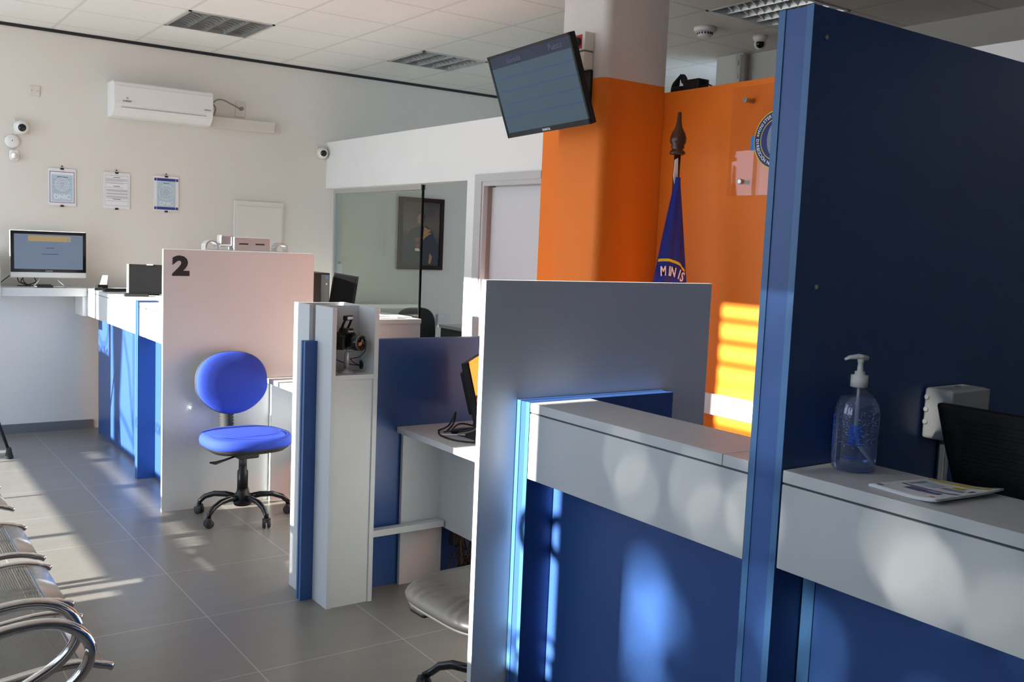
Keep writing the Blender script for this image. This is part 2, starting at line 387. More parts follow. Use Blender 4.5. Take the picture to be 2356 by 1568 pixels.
MB().lathe([(.075, 0), (.075, -.018), (.066, -.03), (.05, -.032)], (4.77, 4.66, ZC), M['plastic']).build('base', None, t)
MB().lathe([(.05, -.03), (.05, -.05), (.042, -.06), (0, -.062)], (4.77, 4.66, ZC), M['plastic']).build('sensor_cap', None, t)
sl = MB()
for i in range(16):
    a = i/16*2*math.pi; R_ = Matrix.Translation((4.77, 4.66, ZC-.041)) @ Matrix.Rotation(a, 4, 'Z'); sl.box(.049, .0515, -.005, .005, -.006, .006, R=R_)
sl.build('smoke_slots', M['ink'], t)
def eye_camera(name, label, c, n, group=None, r=.048):
    # c: centre of the base on its surface, n: which way it hangs or faces
    t = thing(name, label, 'security camera', c, 0, group)
    n = Vector(n).normalized(); q = n.to_track_quat('Z', 'Y').to_matrix().to_4x4()
    MB().lathe([(r*1.05, 0), (r*1.05, .02), (r*.85, .032), (r*.8, .045)], c, M['plastic'], R=q).build('mount', None, t)
    b = Vector(c)+n*.055; look = (Vector((0, 0, 1.6))-b).normalized(); ql = look.to_track_quat('Z', 'Y').to_matrix().to_4x4()
    MB().lathe([(0, -r*.82), (r*.5, -r*.66), (r*.78, -r*.3), (r*.83, 0), (r*.78, r*.3), (r*.62, r*.55), (r*.58, r*.57)], b, M['plastic'], R=ql).build('eyeball', None, t)
    MB().lathe([(r*.56, r*.5), (r*.56, r*.60), (r*.3, r*.66), (0, r*.67)], b, M['gloss'], R=ql).build('lens', None, t)
eye_camera('security_camera', 'white eyeball security camera hanging from the ceiling beside the tall blue divider', (5.2, 4.56, ZC), (0, 0, -1))
def wall_cam(x, z, label):
    t = thing('security_camera', label, 'security camera', (x, 8.2, z), 0, 'eyeball cameras on the back wall')
    B(x-.045, x+.055, 8.182, 8.2, z-.055, z+.06, bev=.004).build('mount_plate', M['ivory'], t)
    c = Vector((x, 8.15, z)); MB().lathe([(.05, 0), (.05, .02), (.045, .04)], (x, 8.182, z), M['plastic'], R=Vector((0, -1, 0)).to_track_quat('Z', 'Y').to_matrix().to_4x4()).build('collar', None, t)
    look = (Vector((1.0, 0, 1.0))-c).normalized(); ql = look.to_track_quat('Z', 'Y').to_matrix().to_4x4(); r = .045
    MB().lathe([(0, -r), (r*.7, -r*.7), (r, 0), (r*.88, r*.5), (r*.6, r*.8)], c, M['plastic'], R=ql).build('eyeball', None, t)
    MB().lathe([(r*.64, r*.72), (r*.6, r*.86), (0, r*.95)], c, M['gloss'], R=ql).build('lens', None, t)
wall_cam(1.19, 2.335, 'white eyeball security camera on the back wall above the round sensor')
wall_cam(3.625, 2.36, 'white eyeball security camera on the back wall at the white fascia corner')
sp = MB().lathe([(.03, 0), (.03, -.008), (.012, -.012), (.012, -.03), (.02, -.034), (0, -.036)], (2.33, 5.93, ZC), M['plastic'])
# ================================================================== BACK WALL THINGS
AC = t = thing('air_conditioner', 'white split air conditioner high on the cream back wall', 'air conditioner', (2.2, 8.2, 2.6))
YB = 8.2
prof = [(YB, 2.75), (YB-.17, 2.75), (YB-.205, 2.738), (YB-.212, 2.712), (YB-.212, 2.57), (YB-.20, 2.53), (YB-.15, 2.485), (YB-.10, 2.478), (YB, 2.48)]
X0, X1 = 1.808, 2.582
MB().prism([(X0, y, z) for y, z in prof], (X1-X0, 0, 0)).build('casing', M['plastic'], t, bevel=.006)
MB().prism([(X0+.008, YB-.213, 2.712), (X0+.008, YB-.217, 2.708), (X0+.008, YB-.217, 2.575), (X0+.008, YB-.213, 2.57)], (X1-X0-.016, 0, 0)).build('front_panel', M['plastic'], t)
lv = MB(); lv.prism([(X0+.06, YB-.207, 2.548), (X0+.06, YB-.212, 2.545), (X0+.06, YB-.158, 2.492), (X0+.06, YB-.153, 2.495)], (X1-X0-.12, 0, 0)); lv.build('air_flap', M['plastic'], t)
gp = MB(); gp.prism([(X0+.055, YB-.2085, 2.553), (X0+.055, YB-.2125, 2.553), (X0+.055, YB-.2112, 2.550), (X0+.055, YB-.2068, 2.550)], (X1-X0-.11, 0, 0)); gp.build('flap_gap', M['silver'], t)
b = MB(); b.add(text_bm('SURREY', .02), M['dgrey'], face_ny(X0+.10, YB-.219, 2.595)); b.prism([(X0+.09, YB-.218, 2.612), (X0+.10, YB-.218, 2.628), (X0+.11, YB-.218, 2.612), (X0+.10, YB-.218, 2.620)], (0, -.001, 0), M['red']); b.build('badge', None, t)
b = MB(); b.add(text_bm('INVERTER', .012), M['dgrey'], face_ny(X1-.05, YB-.219, 2.597)); b.build('lettering', None, t)
tag(B(2.55, 3.165, 8.14, 8.2, 2.485, 2.575, bev=.003).build('cable_duct', M['ivory']), 'long cream cable duct on the wall right of the air conditioner', 'duct')
t = thing('wall_socket', 'cream wall socket plate right of the air conditioner', 'socket', (2.88, 8.2, 2.66))
B(2.835, 2.917, 8.19, 8.2, 2.60, 2.726, bev=.003).build('plate', M['ivory'], t)
MB().lathe([(.022, 0), (.022, .006), (.016, .01)], (2.876, 8.19, 2.665), M['plastic'], R=Vector((0, -1, 0)).to_track_quat('Z', 'Y').to_matrix().to_4x4()).build('socket', None, t)
t = AC
cable([(2.60, 8.13, 2.64), (2.64, 8.12, 2.70), (2.70, 8.13, 2.715), (2.78, 8.14, 2.69), (2.86, 8.165, 2.665)], .006, M['gcable']).build('cord', None, t)
cable([(2.60, 8.12, 2.69), (2.64, 8.12, 2.64), (2.63, 8.13, 2.585), (2.60, 8.13, 2.57)], .006, M['gcable']).build('cord_loop', None, t)
MB().lathe([(.016, 0), (.016, .03), (.006, .04)], (2.876, 8.178, 2.665), M['gcable'], R=Vector((0, -1, 0)).to_track_quat('Z', 'Y').to_matrix().to_4x4()).build('plug', None, t)
t = thing('blank_plate', 'square cream blanking plate with two screws, top left of the back wall', 'wall plate', (1.287, 8.2, 2.62))
B(1.251, 1.323, 8.19, 8.2, 2.582, 2.656, bev=.003).build('plate', M['ivory'], t)
for x in (1.267, 1.307): MB().lathe([(.004, 0), (.004, .002)], (x, 8.19, 2.620), M['gcable'], n=8, R=Vector((0, -1, 0)).to_track_quat('Z', 'Y').to_matrix().to_4x4()).build('screw', None, t)
qn = Vector((0, -1, 0)).to_track_quat('Z', 'Y').to_matrix().to_4x4()
t = thing('round_siren', 'round white alarm disc on the back wall below the left camera', 'alarm', (1.13, 8.2, 2.228))
MB().lathe([(.05, 0), (.05, .02), (.04, .03), (0, .032)], (1.13, 8.2, 2.228), M['plastic'], R=qn).build('disc', None, t)
MB().lathe([(.004, .031), (.004, .034)], (1.13, 8.2, 2.232), M['dgrey'], n=8, R=qn).build('led', None, t)
t = thing('motion_sensor', 'small white motion sensor below the round alarm disc', 'sensor', (1.14, 8.2, 2.13))
B(1.11, 1.172, 8.155, 8.2, 2.085, 2.165, bev=.018).build('body', M['plastic'], t)
MB().lathe([(.025, 0), (.022, .012), (.012, .02), (0, .022)], (1.141, 8.157, 2.118), M['ivory'], R=qn).build('lens', None, t)
def notice(xc, kind, label):
    z0, z1 = 1.767, 2.053; x0, x1 = xc-.1, xc+.1; y = 8.19
    t = thing('wall_notice', label, 'notice', (xc, 8.2, (z0+z1)/2), 0, 'framed paper notices on the back wall')
    B(x0, x1, y, 8.197, z0, z1, bev=.001).build('clear_holder', M['edge'], t)
    p = MB()
    def r(a, b, c, d_, m, lay=1): p.box(x0+a, x0+b, y-.0006*lay, y-.0001, z0+c, z0+d_, m)
    if kind == 0:
        r(.012, .188, .024, .262, M['bluei'], 1); r(.016, .184, .028, .258, M['paper'], 2); r(.024, .176, .034, .238, M['lblue'], 3)
        for q in range(9): z = .205-.012*q-(.008 if q > 3 else 0); r(.03, .17-.03*((q*7) % 3)/2, z, z+.0028, M['grey_ink'], 4)
        r(.065, .14, .219, .223, M['ink'], 4)
        p.add(text_bm('DNIC', .048, .0012), M['whitei'], face_ny(x0+.10, y-.003, z0+.068))
        for rr in (.05, .038, .024): p.add(ring_bm(rr, .0035), M['whitei'], face_ny(x0+.10, y-.0022, z0+.165))
    elif kind == 1:
        r(.012, .188, .024, .262, M['grey_ink'], 1); r(.0138, .1862, .0258, .2602, M['paper'], 2)
        for z, a, b in ((.245, .075, .125), (.176, .075, .125), (.073, .07, .13)): r(a, b, z, z+.0038, M['ink'], 3)
        for z in (.234, .228, .222, .216, .204, .198, .166, .150, .145, .140, .135, .122, .117, .112, .098, .093, .088, .080, .060): r(.018+.004*(z < .155), .182-.03*(z in (.166, .198, .216)), z, z+.0024, M['grey_ink'], 3)
    else:
        for z in (.014, .246): r(.004, .196, z, z+.022, M['bluei'], 1)
        for a in (.022, .174): r(a, a+.002, .014, .268, M['whitei'], 2)
        r(.024, .174, .037, .244, M['lblue'], 2); r(.075, .125, .226, .230, M['ink'], 3)
        for rr in (.062, .052, .034): p.add(ring_bm(rr, .0025), M['whitei'], face_ny(x0+.10, y-.0022, z0+.155))
        for q in range(8): z = .195-.012*q; r(.035, .16-.02*(q % 3), z, z+.002, M['grey_ink'], 3)
        p.add(text_bm('DNIC', .045, .0012), M['whitei'], face_ny(x0+.10, y-.003, z0+.062))
    p.build('printed_sheet', None, t)
    for z in (z0-.002, z1-.004): B(xc-.012, xc+.012, y-.006, 8.198, z-.006, z+.008).build('clip', M['ink'], t)
    MB().lathe([(.005, 0), (.005, .01), (0, .012)], (xc, 8.2, z1+.018), M['ink'], n=10, R=qn).build('hook', None, t)
def ring_bm(r, wd, n=40, depth=.0006):
    t = bmesh.new(); ro, ri = r+wd/2, r-wd/2; V = []
    for k in range(n):
        a = 2*math.pi*k/n; c, s_ = math.cos(a), math.sin(a)
        V.append([t.verts.new((q*c, q*s_, z)) for q, z in ((ri, 0), (ro, 0), (ro, depth), (ri, depth))])
    for k in range(n):
        a, b = V[k], V[(k+1) % n]
        for i in range(4): t.faces.new((a[i], a[(i+1) % 4], b[(i+1) % 4], b[i]))
    return t
def disc_bm(r, n=48, depth=.0006):
    t = bmesh.new(); a = [t.verts.new((r*math.cos(2*math.pi*k/n), r*math.sin(2*math.pi*k/n), 0)) for k in range(n)]
    b = [t.verts.new(v.co+Vector((0, 0, depth))) for v in a]
    t.faces.new(a[::-1]); t.faces.new(b)
    for k in range(n): t.faces.new((a[k], a[(k+1) % n], b[(k+1) % n], b[k]))
    return t
notice(1.476, 0, 'wall notice with thin dark blue border and pale blue print, leftmost of three')
notice(1.878, 1, 'white wall notice full of grey text lines, middle of three')
notice(2.265, 2, 'wall notice with blue bars at top and bottom, rightmost of three')
t = thing('electrical_panel', 'white electrical cabinet cover on the back wall behind partition two', 'electrical panel', (3.05, 8.2, 1.7))
B(2.83, 3.27, 8.165, 8.2, 1.45, 1.895, bev=.006).build('cover', M['wall'], t); B(2.845, 3.255, 8.158, 8.166, 1.46, 1.85, bev=.003).build('door_panel', M['wall'], t)

# shelf along the back wall with the white all-in-one computer
t = thing('wall_shelf', 'white laminate shelf along the back wall under the white computer', 'shelf', (1.3, 8.05, 1.1))
B(.90, 1.598, 7.90, 8.199, 1.082, 1.145, bev=.002).build('shelf_board', M['white'], t)
B(.985, 1.005, 7.88, 8.199, 1.05, 1.40, bev=.002).build('side_panel', M['white'], t)
B(1.57, 1.60, 7.92, 8.199, .93, 1.08).build('bracket', M['fascia'], t)
t = thing('all_in_one_computer', 'white all-in-one computer with a glowing blue page on the far shelf', 'computer', (1.345, 8.02, 1.145))
XA, XB, Z0, Z1, Y = 1.085, 1.612, 1.215, 1.568, 8.0
B(XA, XB, Y, Y+.035, Z0, Z1, bev=.008).build('casing', M['plastic'], t)
B(XA+.002, XB-.002, Y-.003, Y+.002, Z0+.042, Z1-.003, bev=.001).build('black_bezel', M['gloss'], t)
o = B(XA+.026, XB-.026, Y-.0045, Y-.003, Z0+.066, Z1-.026).build('screen', screen_mat('bluish_lit_page', (.17, .22, .31), .75, .3), t); o['label'] = 'screen with a bluish page and yellow banner'
sb = MB(); sb.box(XA+.12, XA+.415, Y-.0056, Y-.0046, Z1-.078, Z1-.036, screen_mat('yellow_banner_light', (.36, .26, .12), .9, .3))
sb.box(XA+.385, XA+.408, Y-.006, Y-.0055, Z1-.072, Z1-.050, M['grey_ink'])
for a, b, z in ((.24, .30, .13), (.215, .325, .175)): sb.box(XA+a, XA+b, Y-.006, Y-.0055, Z1-z, Z1-z+.004, M['bluei'])
sb.build('page_print', None, t)
b = MB(); b.add(text_bm('Lenovo', .017), M['silver'], face_ny((XA+XB)/2, Y-.004, Z0+.054)); b.build('lettering', None, t)
s_ = MB(); 
for sx in (-1, 1):
    s_.tube([(1.345+sx*.05, Y+.03, 1.24), (1.345+sx*.07, Y-.0, 1.19), (1.345+sx*.11, Y-.06, 1.152)], .007, M['chrome'], n=8)
s_.tube([(1.235, Y-.06, 1.152), (1.345, Y-.05, 1.151), (1.455, Y-.06, 1.152)], .006, M['chrome'], n=8)
s_.build('stand', None, t)
cs = MB()
for k_, (a, b, c, e_) in enumerate(((1.14, 1.155, 1.21, 1.20), (1.17, 1.19, 1.22, 1.24), (1.20, 1.17, 1.25, 1.28), (1.24, 1.27, 1.19, 1.15), (1.10, 1.04, 1.01, 1.01))):
    c1 = cable([(a, 8.06, 1.235), (b, 8.09, 1.18), (c, 8.08, 1.152), (e_, 8.12, 1.150)], .0035, M['cable']); cs.add(c1.bm, M['cable'])
tag(cs.build('computer_cables', None), 'tangle of black cables under the white all-in-one computer', 'cables')
def keyboard(name, label, x, y, z, rz, L=.36, W=.12):
    t = thing(name, label, 'keyboard', (x, y, z), rz)
    mb = MB().setlocal(); mb.box(-L/2, L/2, -W/2, W/2, 0, .016, bev=.004); mb.build('body', M['blackm'], t)
    kk = MB().setlocal(); nx = 15
    for i in range(nx):
        for j in range(5):
            kk.box(-L/2+.012+i*(L-.024)/nx, -L/2+.012+(i+.82)*(L-.024)/nx, -W/2+.01+j*(W-.02)/5, -W/2+.01+(j+.8)*(W-.02)/5, .016, .021)
    kk.build('keys', M['black'], t)
keyboard('keyboard', 'small black keypad on the shelf in front of the white computer', 1.31, 7.96, 1.146, 0, .11, .07)

# ================================================================== SERVICE COUNTERS
def counter(label, xf, y0, y1, ztop, zcap, face, top_to, joint=None, label_parts=True):
    t = thing('service_counter', label, 'counter', ((xf+top_to)/2, (y0+y1)/2, 0), 0, 'blue and white service counters')
    B(face, face+.03, y0, y1, 0, zcap+.02).build('front_panel', M['blue'], t)
    B(xf, xf+.02, y0, y1, zcap, ztop-.031, bev=.0008).build('cap_panel', M['greyp'] if xf > 1.62 else M['white'], t)
    B(xf+.02, face, y0, y1, zcap+.0, zcap+.018).build('cap_soffit', M['white'], t)
    if joint:
        B(xf, top_to, y0, joint-.001, ztop-.026, ztop, bev=.0008).build('worktop', M['white'], t)
        B(xf, top_to, joint+.001, y1, ztop-.026, ztop, bev=.0008).build('worktop', M['white'], t)
    else: B(xf, top_to, y0, y1, ztop-.026, ztop, bev=.0008).build('worktop', M['white'], t)
    B(xf+.004, top_to-.02, y0, y1, ztop-.033, ztop-.026).build('shadow_gap', M['dgrey'], t)
    return t
counter('far sunlit blue and white counter beside the back wall', 1.60, 6.428, 8.0, 1.145, .935, 1.70, 2.25)
counter('sunlit blue counter between the blue fin and partition two', 1.60, 5.566, 6.368, 1.147, .935, 1.70, 2.25)
c3 = counter('blue and white counter between grey partition and tall blue divider', 1.645, 1.397, 2.212, 1.155, .932, 1.745, 1.87, joint=1.473)
c4 = counter('nearest counter, under the hand gel bottle and the leaflets', 1.645, -1.2, 1.302, 1.155, .941, 1.745, 1.885)
B(1.741, 1.745, 1.272, 1.303, 0, .93).build('edge_strip', M['blued'], c4)
B(1.741, 1.745, 1.397, 1.420, 0, .93).build('edge_strip', M['blued'], c3)
def divider(label, x0, x1, y0, y1, z1, n='blue_divider', t_=.017):
    t = thing(n, label, 'divider', ((x0+x1)/2, (y0+y1)/2, 0), 0, 'blue station dividers')
    B(x0, x1, y0, y0+t_, 0, z1, bev=.0006).build('side_board', M['blue'], t)
    B(x0, x1, y1-t_, y1, 0, z1, bev=.0006).build('side_board', M['blue'], t)
    B(x0-.0008, x0, y0, y0+t_, 0, z1).build('edge_band', M['blued'], t); B(x0-.0008, x0, y1-t_, y1, 0, z1).build('edge_band', M['blued'], t)
    B(x0+.0015, x1-.002, y0+t_, y1-t_, 0, z1-.0015).build('core', M['blue'], t)
    return t
divider('low blue fin between the two far sunlit counters', 1.59, 1.72, 6.370, 6.426, 1.155)
divider('dark blue low divider behind the white camera cabinet', 1.666, 2.72, 3.887, 3.932, 1.158, t_=.015)
divider('low blue divider fixed to the grey partition', 1.645, 2.22, 2.214, 2.276, 1.156)
td = divider('tall navy blue divider rising above the nearest counter', 1.645, 3.66, 1.306, 1.395, 2.12)
for (x, z) in ((1.690, 2.06), (1.715, 1.545)): MB().lathe([(.005, 0), (.005, .002)], (x, 1.306, z), M['steel'], n=10, R=qn).build('screw_cap', None, td)
def partition(label, y, num=None):
    t = thing('partition_screen', label, 'partition', (1.97, y, 0), 0, 'pale partition screens between stations')
    B(1.518, 2.437 if not num else 2.42, y, y+.022, 0, 1.506, bev=.0008).build('panel', M['white'], t)
    if num:
        b = MB(); tb = text_bm(num, .160, .0088, depth=.0008)
        b.add(tb, M['ink'], face_ny(1.615, y-.001, 1.408) @ Matrix.Diagonal((1.12, .9, 1, 1))); o = b.build('number', None, t); o['label'] = 'black number 2'
    return t
p2 = partition('pinkish white partition screen with a black number 2', 5.54, '2')
MB().lathe([(.007, 0), (.007, .006), (.004, .02), (.009, .022), (.007, .028)], (1.675, 5.54, .60), M['plastic'], n=12, R=qn).build('coat_peg', None, p2)
p3 = partition('grey white partition screen without number in front of the black chair', 2.278)
# silver slotted device on partition two
t = thing('scanner_bracket', 'silver metal device with two slots on top of partition two', 'device', (2.1, 5.6, 1.506))
d0 = 5.585
B(1.935, 2.155, d0, d0+.10, 1.512, 1.588, bev=.003).build('slotted_box', M['silver'], t)
sl = MB(); sl.box(1.965, 2.02, d0-.002, d0+.002, 1.545, 1.553); sl.box(2.065, 2.12, d0-.002, d0+.002, 1.545, 1.553); sl.build('slot', M['ink'], t)
MB().box(1.86, 1.935, d0+.02, d0+.09, 1.53, 1.60, bev=.012).build('roller_cover', M['alu'], t)
def loopstrip(x, s):
    pts = []
    for i in range(9):
        a = math.pi*i/8; pts.append((x+s*.035*-math.cos(a)*1.0, d0+.05, 1.53+.03*math.sin(a)))
    pts = [(pts[0][0], d0+.05, 1.506)]+pts+[(pts[-1][0], d0+.05, 1.506)]
    b = MB()
    for a, c in zip(pts, pts[1:]):
        a, c = Vector(a), Vector(c); n_ = Vector((-(c-a).z, 0, (c-a).x)).normalized()*.004
        b.prism([a-n_+Vector((0, -.04, 0)), c-n_+Vector((0, -.04, 0)), c+n_+Vector((0, -.04, 0)), a+n_+Vector((0, -.04, 0))], (0, .08, 0))
    return b
loopstrip(1.81, 1).build('end_loop', M['alu'], t); loopstrip(2.235, 1).build('end_loop', M['alu'], t)
B(1.78, 2.27, d0, d0+.09, 1.5065, 1.512).build('base_strip', M['alu'], t)

# white cabinet that holds the camera
t = thing('camera_cabinet', 'tall narrow white cabinet with an open niche holding a camera', 'cabinet', (1.83, 3.9, 0))
B(1.722, 1.742, 3.738, 3.915, 0, 1.313, bev=.0008).build('side_panel', M['greyp'], t)
B(1.922, 1.942, 3.738, 4.10, 1.16, 1.313, bev=.0008).build('side_panel', M['white'], t)
B(1.922, 1.942, 3.738, 3.884, 0, 1.16).build('side_panel', M['white'], t)
B(1.742, 1.922, 3.744, 3.760, 0, 1.004).build('front_panel', M['white'], t)
o = B(1.742, 1.922, 3.738, 3.884, 1.004, 1.024, bev=.0008).build('shelf', M['white'], t)
B(1.742, 1.922, 3.900, 3.914, 1.16, 1.311).build('back_panel', M['white'], t)
B(1.742, 1.922, 3.876, 3.886, 1.024, 1.16).build('back_panel', M['white'], t)
B(1.702, 1.72, 3.934, 4.105, 0, 1.313, bev=.0008).build('side_panel', M['greyp'], t)
B(1.72, 1.94, 4.087, 4.105, 0, 1.311).build('rear_panel', M['white'], t)
MB().lathe([(.02, 0), (.02, .002)], (1.922, 3.862, 1.05), M['ink'], n=16, R=Vector((-1, 0, 0)).to_track_quat('Z', 'Y').to_matrix().to_4x4()).build('cable_hole', None, t)

# DSLR on its little stand
CX, CY = 1.828, 3.815
t = thing('camera_stand', 'small silver pedestal stand under the black camera', 'stand', (CX, CY, 1.024))
MB().lathe([(.038, 0), (.038, .005), (.014, .012), (.013, .02)], (CX, CY, 1.024), M['silver']).build('foot', None, t)
MB().lathe([(.012, .02), (.0105, .075), (.0115, .08), (.009, .09), (.004, .098), (.004, .103)], (CX, CY, 1.024), M['silver']).build('post', None, t)
MB().lathe([(.005, 0), (.005, .018), (0, .02)], (CX+.008, CY, 1.112), M['steel'], n=10, R=Vector((1, 0, 0)).to_track_quat('Z', 'Y').to_matrix().to_4x4()).build('clamp_screw', None, t)
t = thing('digital_camera', 'black SLR camera with raised flash in the white cabinet niche', 'camera', (CX, CY, 1.127), math.radians(22))
def L(): return MB().setlocal()
Mloc = Matrix.Identity(4)
b = L()
b.box(-.066, .048, -.014, .044, .001, .070, bev=.010); b.box(-.066, -.04, -.032, .02, .002, .066, bev=.010)
b.build('body', M['black'], t)
L().prism([(-.028, -.018, .066), (.030, -.018, .066), (.020, -.018, .092), (-.018, -.018, .092)], (0, .05, 0)).build('prism_housing', M['black'], t, bevel=.004)
ql = Vector((0, -1, 0)).to_track_quat('Z', 'Y').to_matrix().to_4x4()
L().lathe([(.032, 0), (.034, .008), (.033, .03), (.035, .032), (.035, .052), (.033, .056), (.033, .072), (.029, .074), (.027, .066), (.012, .060), (0, .062)], (0, -.012, .034), M['gloss'], n=32, R=ql).build('lens', None, t)
L().lathe([(.0345, 0), (.0345, .003)], (0, -.080, .034), M['silver'], n=32, R=ql, cap=False).build('lens_ring', None, t)
fl = L()
for sx in (-1, 1): fl.tube([(sx*.018, .018, .086), (sx*.021, .006, .11), (sx*.019, -.004, .13)], .0055, None, n=8)
fl.box(-.025, .025, -.014, .008, .126, .148, bev=.006); fl.build('flash_arm', M['black'], t)
L().box(-.017, .017, -.0165, -.012, .131, .143, bev=.001).build('flash_window', M['plastic'], t)
b = L(); b.add(text_bm('Canon', .013, .0003), M['plastic'], Matrix.Translation((0, -.0195, .080)) @ Matrix.Rotation(math.pi/2, 4, 'X')); b.build('lettering', None, t)
L().lathe([(.009, 0), (.009, .008), (.008, .009)], (-.048, .01, .068), M['blackm'], n=20).build('mode_dial', None, t)
t = thing('camera_cable', 'thin black cable looping from the camera to the niche hole', 'cord', (1.87, 3.8, 1.07))
cable([(1.862, 3.80, 1.165), (1.889, 3.78, 1.160), (1.897, 3.775, 1.125), (1.875, 3.79, 1.095), (1.845, 3.80, 1.088), (1.836, 3.80, 1.085)], .002, M['cable']).build('cable_loop', None, t)
cable([(1.762, 3.83, 1.095), (1.80, 3.84, 1.075), (1.86, 3.855, 1.055), (1.916, 3.862, 1.047)], .002, M['cable']).build('cable_run', None, t)
cable([(1.838, 3.80, 1.088), (1.86, 3.82, 1.07), (1.90, 3.85, 1.052), (1.917, 3.862, 1.050)], .002, M['cable']).build('cable_run', None, t)

# ================================================================== DESKS
def desk(label, x0, x1, y0, y1, rail=True, my=None):
    t = thing('office_desk', label, 'desk', ((x0+x1)/2, (y0+y1)/2, 0), 0, 'white staff desks')
    B(x0, x1, y0, y1, .722, .75, bev=.001).build('desktop', M['white'], t)
    B(x0+.02, x0+.245, y1-.026, y1-.006, 0, .722).build('side_panel', M['greyp'], t)
    B(x0+.225, x0+.243, y0, y1-.026, .262, .722).build('modesty_panel', M['greyp'], t)
    return t
dk = desk('white desk behind the camera cabinet, carrying a black monitor', 2.125, 2.85, 2.42, 3.884)
B(1.944, 2.34, 3.79, 3.832, .272, .302, bev=.001).build('foot_rail', M['white'], dk)
desk('white desk behind the blue office chair, mostly hidden by the cabinet', 2.13, 2.80, 4.13, 5.535)
# monitor at that desk
t = thing('computer_monitor', 'black monitor seen from its side on the white desk, reflecting orange', 'monitor', (2.42, 3.62, .75), 0)
rot = Matrix.Translation((2.395, 3.60, .955)) @ Matrix.Rotation(math.radians(47), 4, 'Z') @ Matrix.Rotation(math.radians(-14), 4, 'X') @ Matrix.Diagonal((1, 1, .93, 1))
b = MB(); b.box(-.185, .185, -.003, .03, -.155, .155, bev=.006, R=rot); b.box(-.13, .13, .03, .055, -.10, .11, bev=.01, R=rot); b.build('casing', M['black'], t)
fr = MB(); 
for a in ((-.185, .185, .138, .155), (-.185, .185, -.155, -.132), (-.185, -.168, -.155, .155), (.168, .185, -.155, .155)): fr.box(a[0], a[1], -.006, -.002, a[2], a[3], R=rot)
fr.build('bezel', M['gloss'], t)
B(-.168, .168, -.0045, -.0035, -.132, .138, R=rot).build('screen', mat('dark_glass_screen', (.02, .02, .022), .1), t)
b = MB(); b.tube([(2.43, 3.585, .94), (2.42, 3.59, .85), (2.38, 3.60, .775)], [.022, .02, .028], None, n=10); b.build('neck', M['dgrey'], t)
MB().lathe([(.11, 0), (.11, .006), (.03, .02), (0, .022)], (2.38, 3.62, .75), M['gloss']).build('foot', None, t)
cs = MB()
for pts in (((2.25, 3.72, .753), (2.23, 3.60, .80), (2.25, 3.58, .86), (2.265, 3.62, .80), (2.27, 3.68, .756)), ((2.25, 3.72, .754), (2.2, 3.62, .754), (2.2, 3.5, .754), (2.26, 3.42, .754), (2.35, 3.42, .754)), ((2.28, 3.66, .76), (2.36, 3.70, .78), (2.45, 3.62, .76), (2.52, 3.5, .755)), ((2.24, 3.66, .758), (2.3, 3.6, .77), (2.36, 3.52, .76))):
    cs.add(cable(pts, .004, None).bm, M['cable'])
tag(cs.build('desk_cables', None), 'black cables coiled on the desk at the monitor foot', 'cables')
cs = MB(); cs.add(cable([(2.36, 3.55, .90), (2.35, 3.52, .83), (2.30, 3.50, .79), (2.24, 3.54, .77)], .004, None).bm, M['gcable']); cs.add(cable([(2.2, 3.62, .756), (2.32, 3.5, .765), (2.44, 3.34, .756)], .003, None).bm, M['plastic'])
tag(cs.build('pale_cable', None), 'pale cable hanging below the side-on monitor', 'cable')
MB_ = B(2.28, 2.44, 3.44, 3.60, .751, .775, bev=.006); tag(MB_.build('desk_router', M['blackm']), 'flat black box lying among cables on the desk', 'box')
def gadget(label, x, y, z, rz):
    t = thing('desk_sensor', label, 'fingerprint scanner', (x, y, z), rz, 'small black fingerprint scanners')
    L().box(-.045, .045, -.03, .03, 0, .012, bev=.002).build('base', M['dgrey'], t)
    L().prism([(-.03, -.025, .012), (.03, -.025, .012), (.03, .03, .012), (-.03, .03, .012)], (0, 0, .05)).build('housing', M['black'], t, bevel=.003)
    L().box(-.028, .028, -.028, -.024, .015, .058, bev=.001).build('glass_plate', M['acrylic'], t); return t
gadget('small black fingerprint scanner on the desk beside the grey partition edge', 2.30, 3.40, .751, math.radians(-60))
# cables and computer under that desk
cs = MB(); random.seed(3)
for i in range(20):
    x = 2.39+random.random()*.13; y = 3.868-random.random()*.06; zt = .55+random.random()*.15
    cs.add(cable([(x, y, zt), (x+random.uniform(-.01, .03), y+random.uniform(-.01, .005), .38), (x+random.uniform(-.01, .05), y+random.uniform(-.03, .0), .22+random.random()*.08), (x+random.uniform(-.01, .08), y+random.uniform(-.05, .0), .12+random.random()*.08), (x+random.uniform(-.1, .1), y-.1, .02+random.random()*.08)], .004, None).bm, M['cable'])
for i in range(9):
    cx_, cy_ = 2.50+random.uniform(-.02, .10), 3.78+random.uniform(-.05, .0); r_ = .05+random.random()*.05; pts = [(cx_+r_*math.cos(a*.7+i), cy_+r_*math.sin(a*.7+i), .03+.02*i/3+.03*math.sin(a)+.012) for a in range(11)]
    cs.add(cable(pts, .004, None).bm, M['cable'])
cs.box(2.40, 2.45, 3.79, 3.85, .16, .26, M['cable'], bev=.012)
tag(cs.build('cable_tangle', None), 'dark tangle of cables hanging and lying under the desk', 'cables')
t = thing('computer_tower', 'black computer tower on the floor under the desk beside the cable tangle', 'computer', (2.6, 3.1, 0))
B(2.44, 2.62, 3.02, 3.54, .004, .40, bev=.006).build('case', M['black'], t)
g = MB()
for i in range(14): g.box(2.436, 2.441, 3.45, 3.51, .10+i*.018, .108+i*.018)
g.build('vent_grille', M['dgrey'], t)
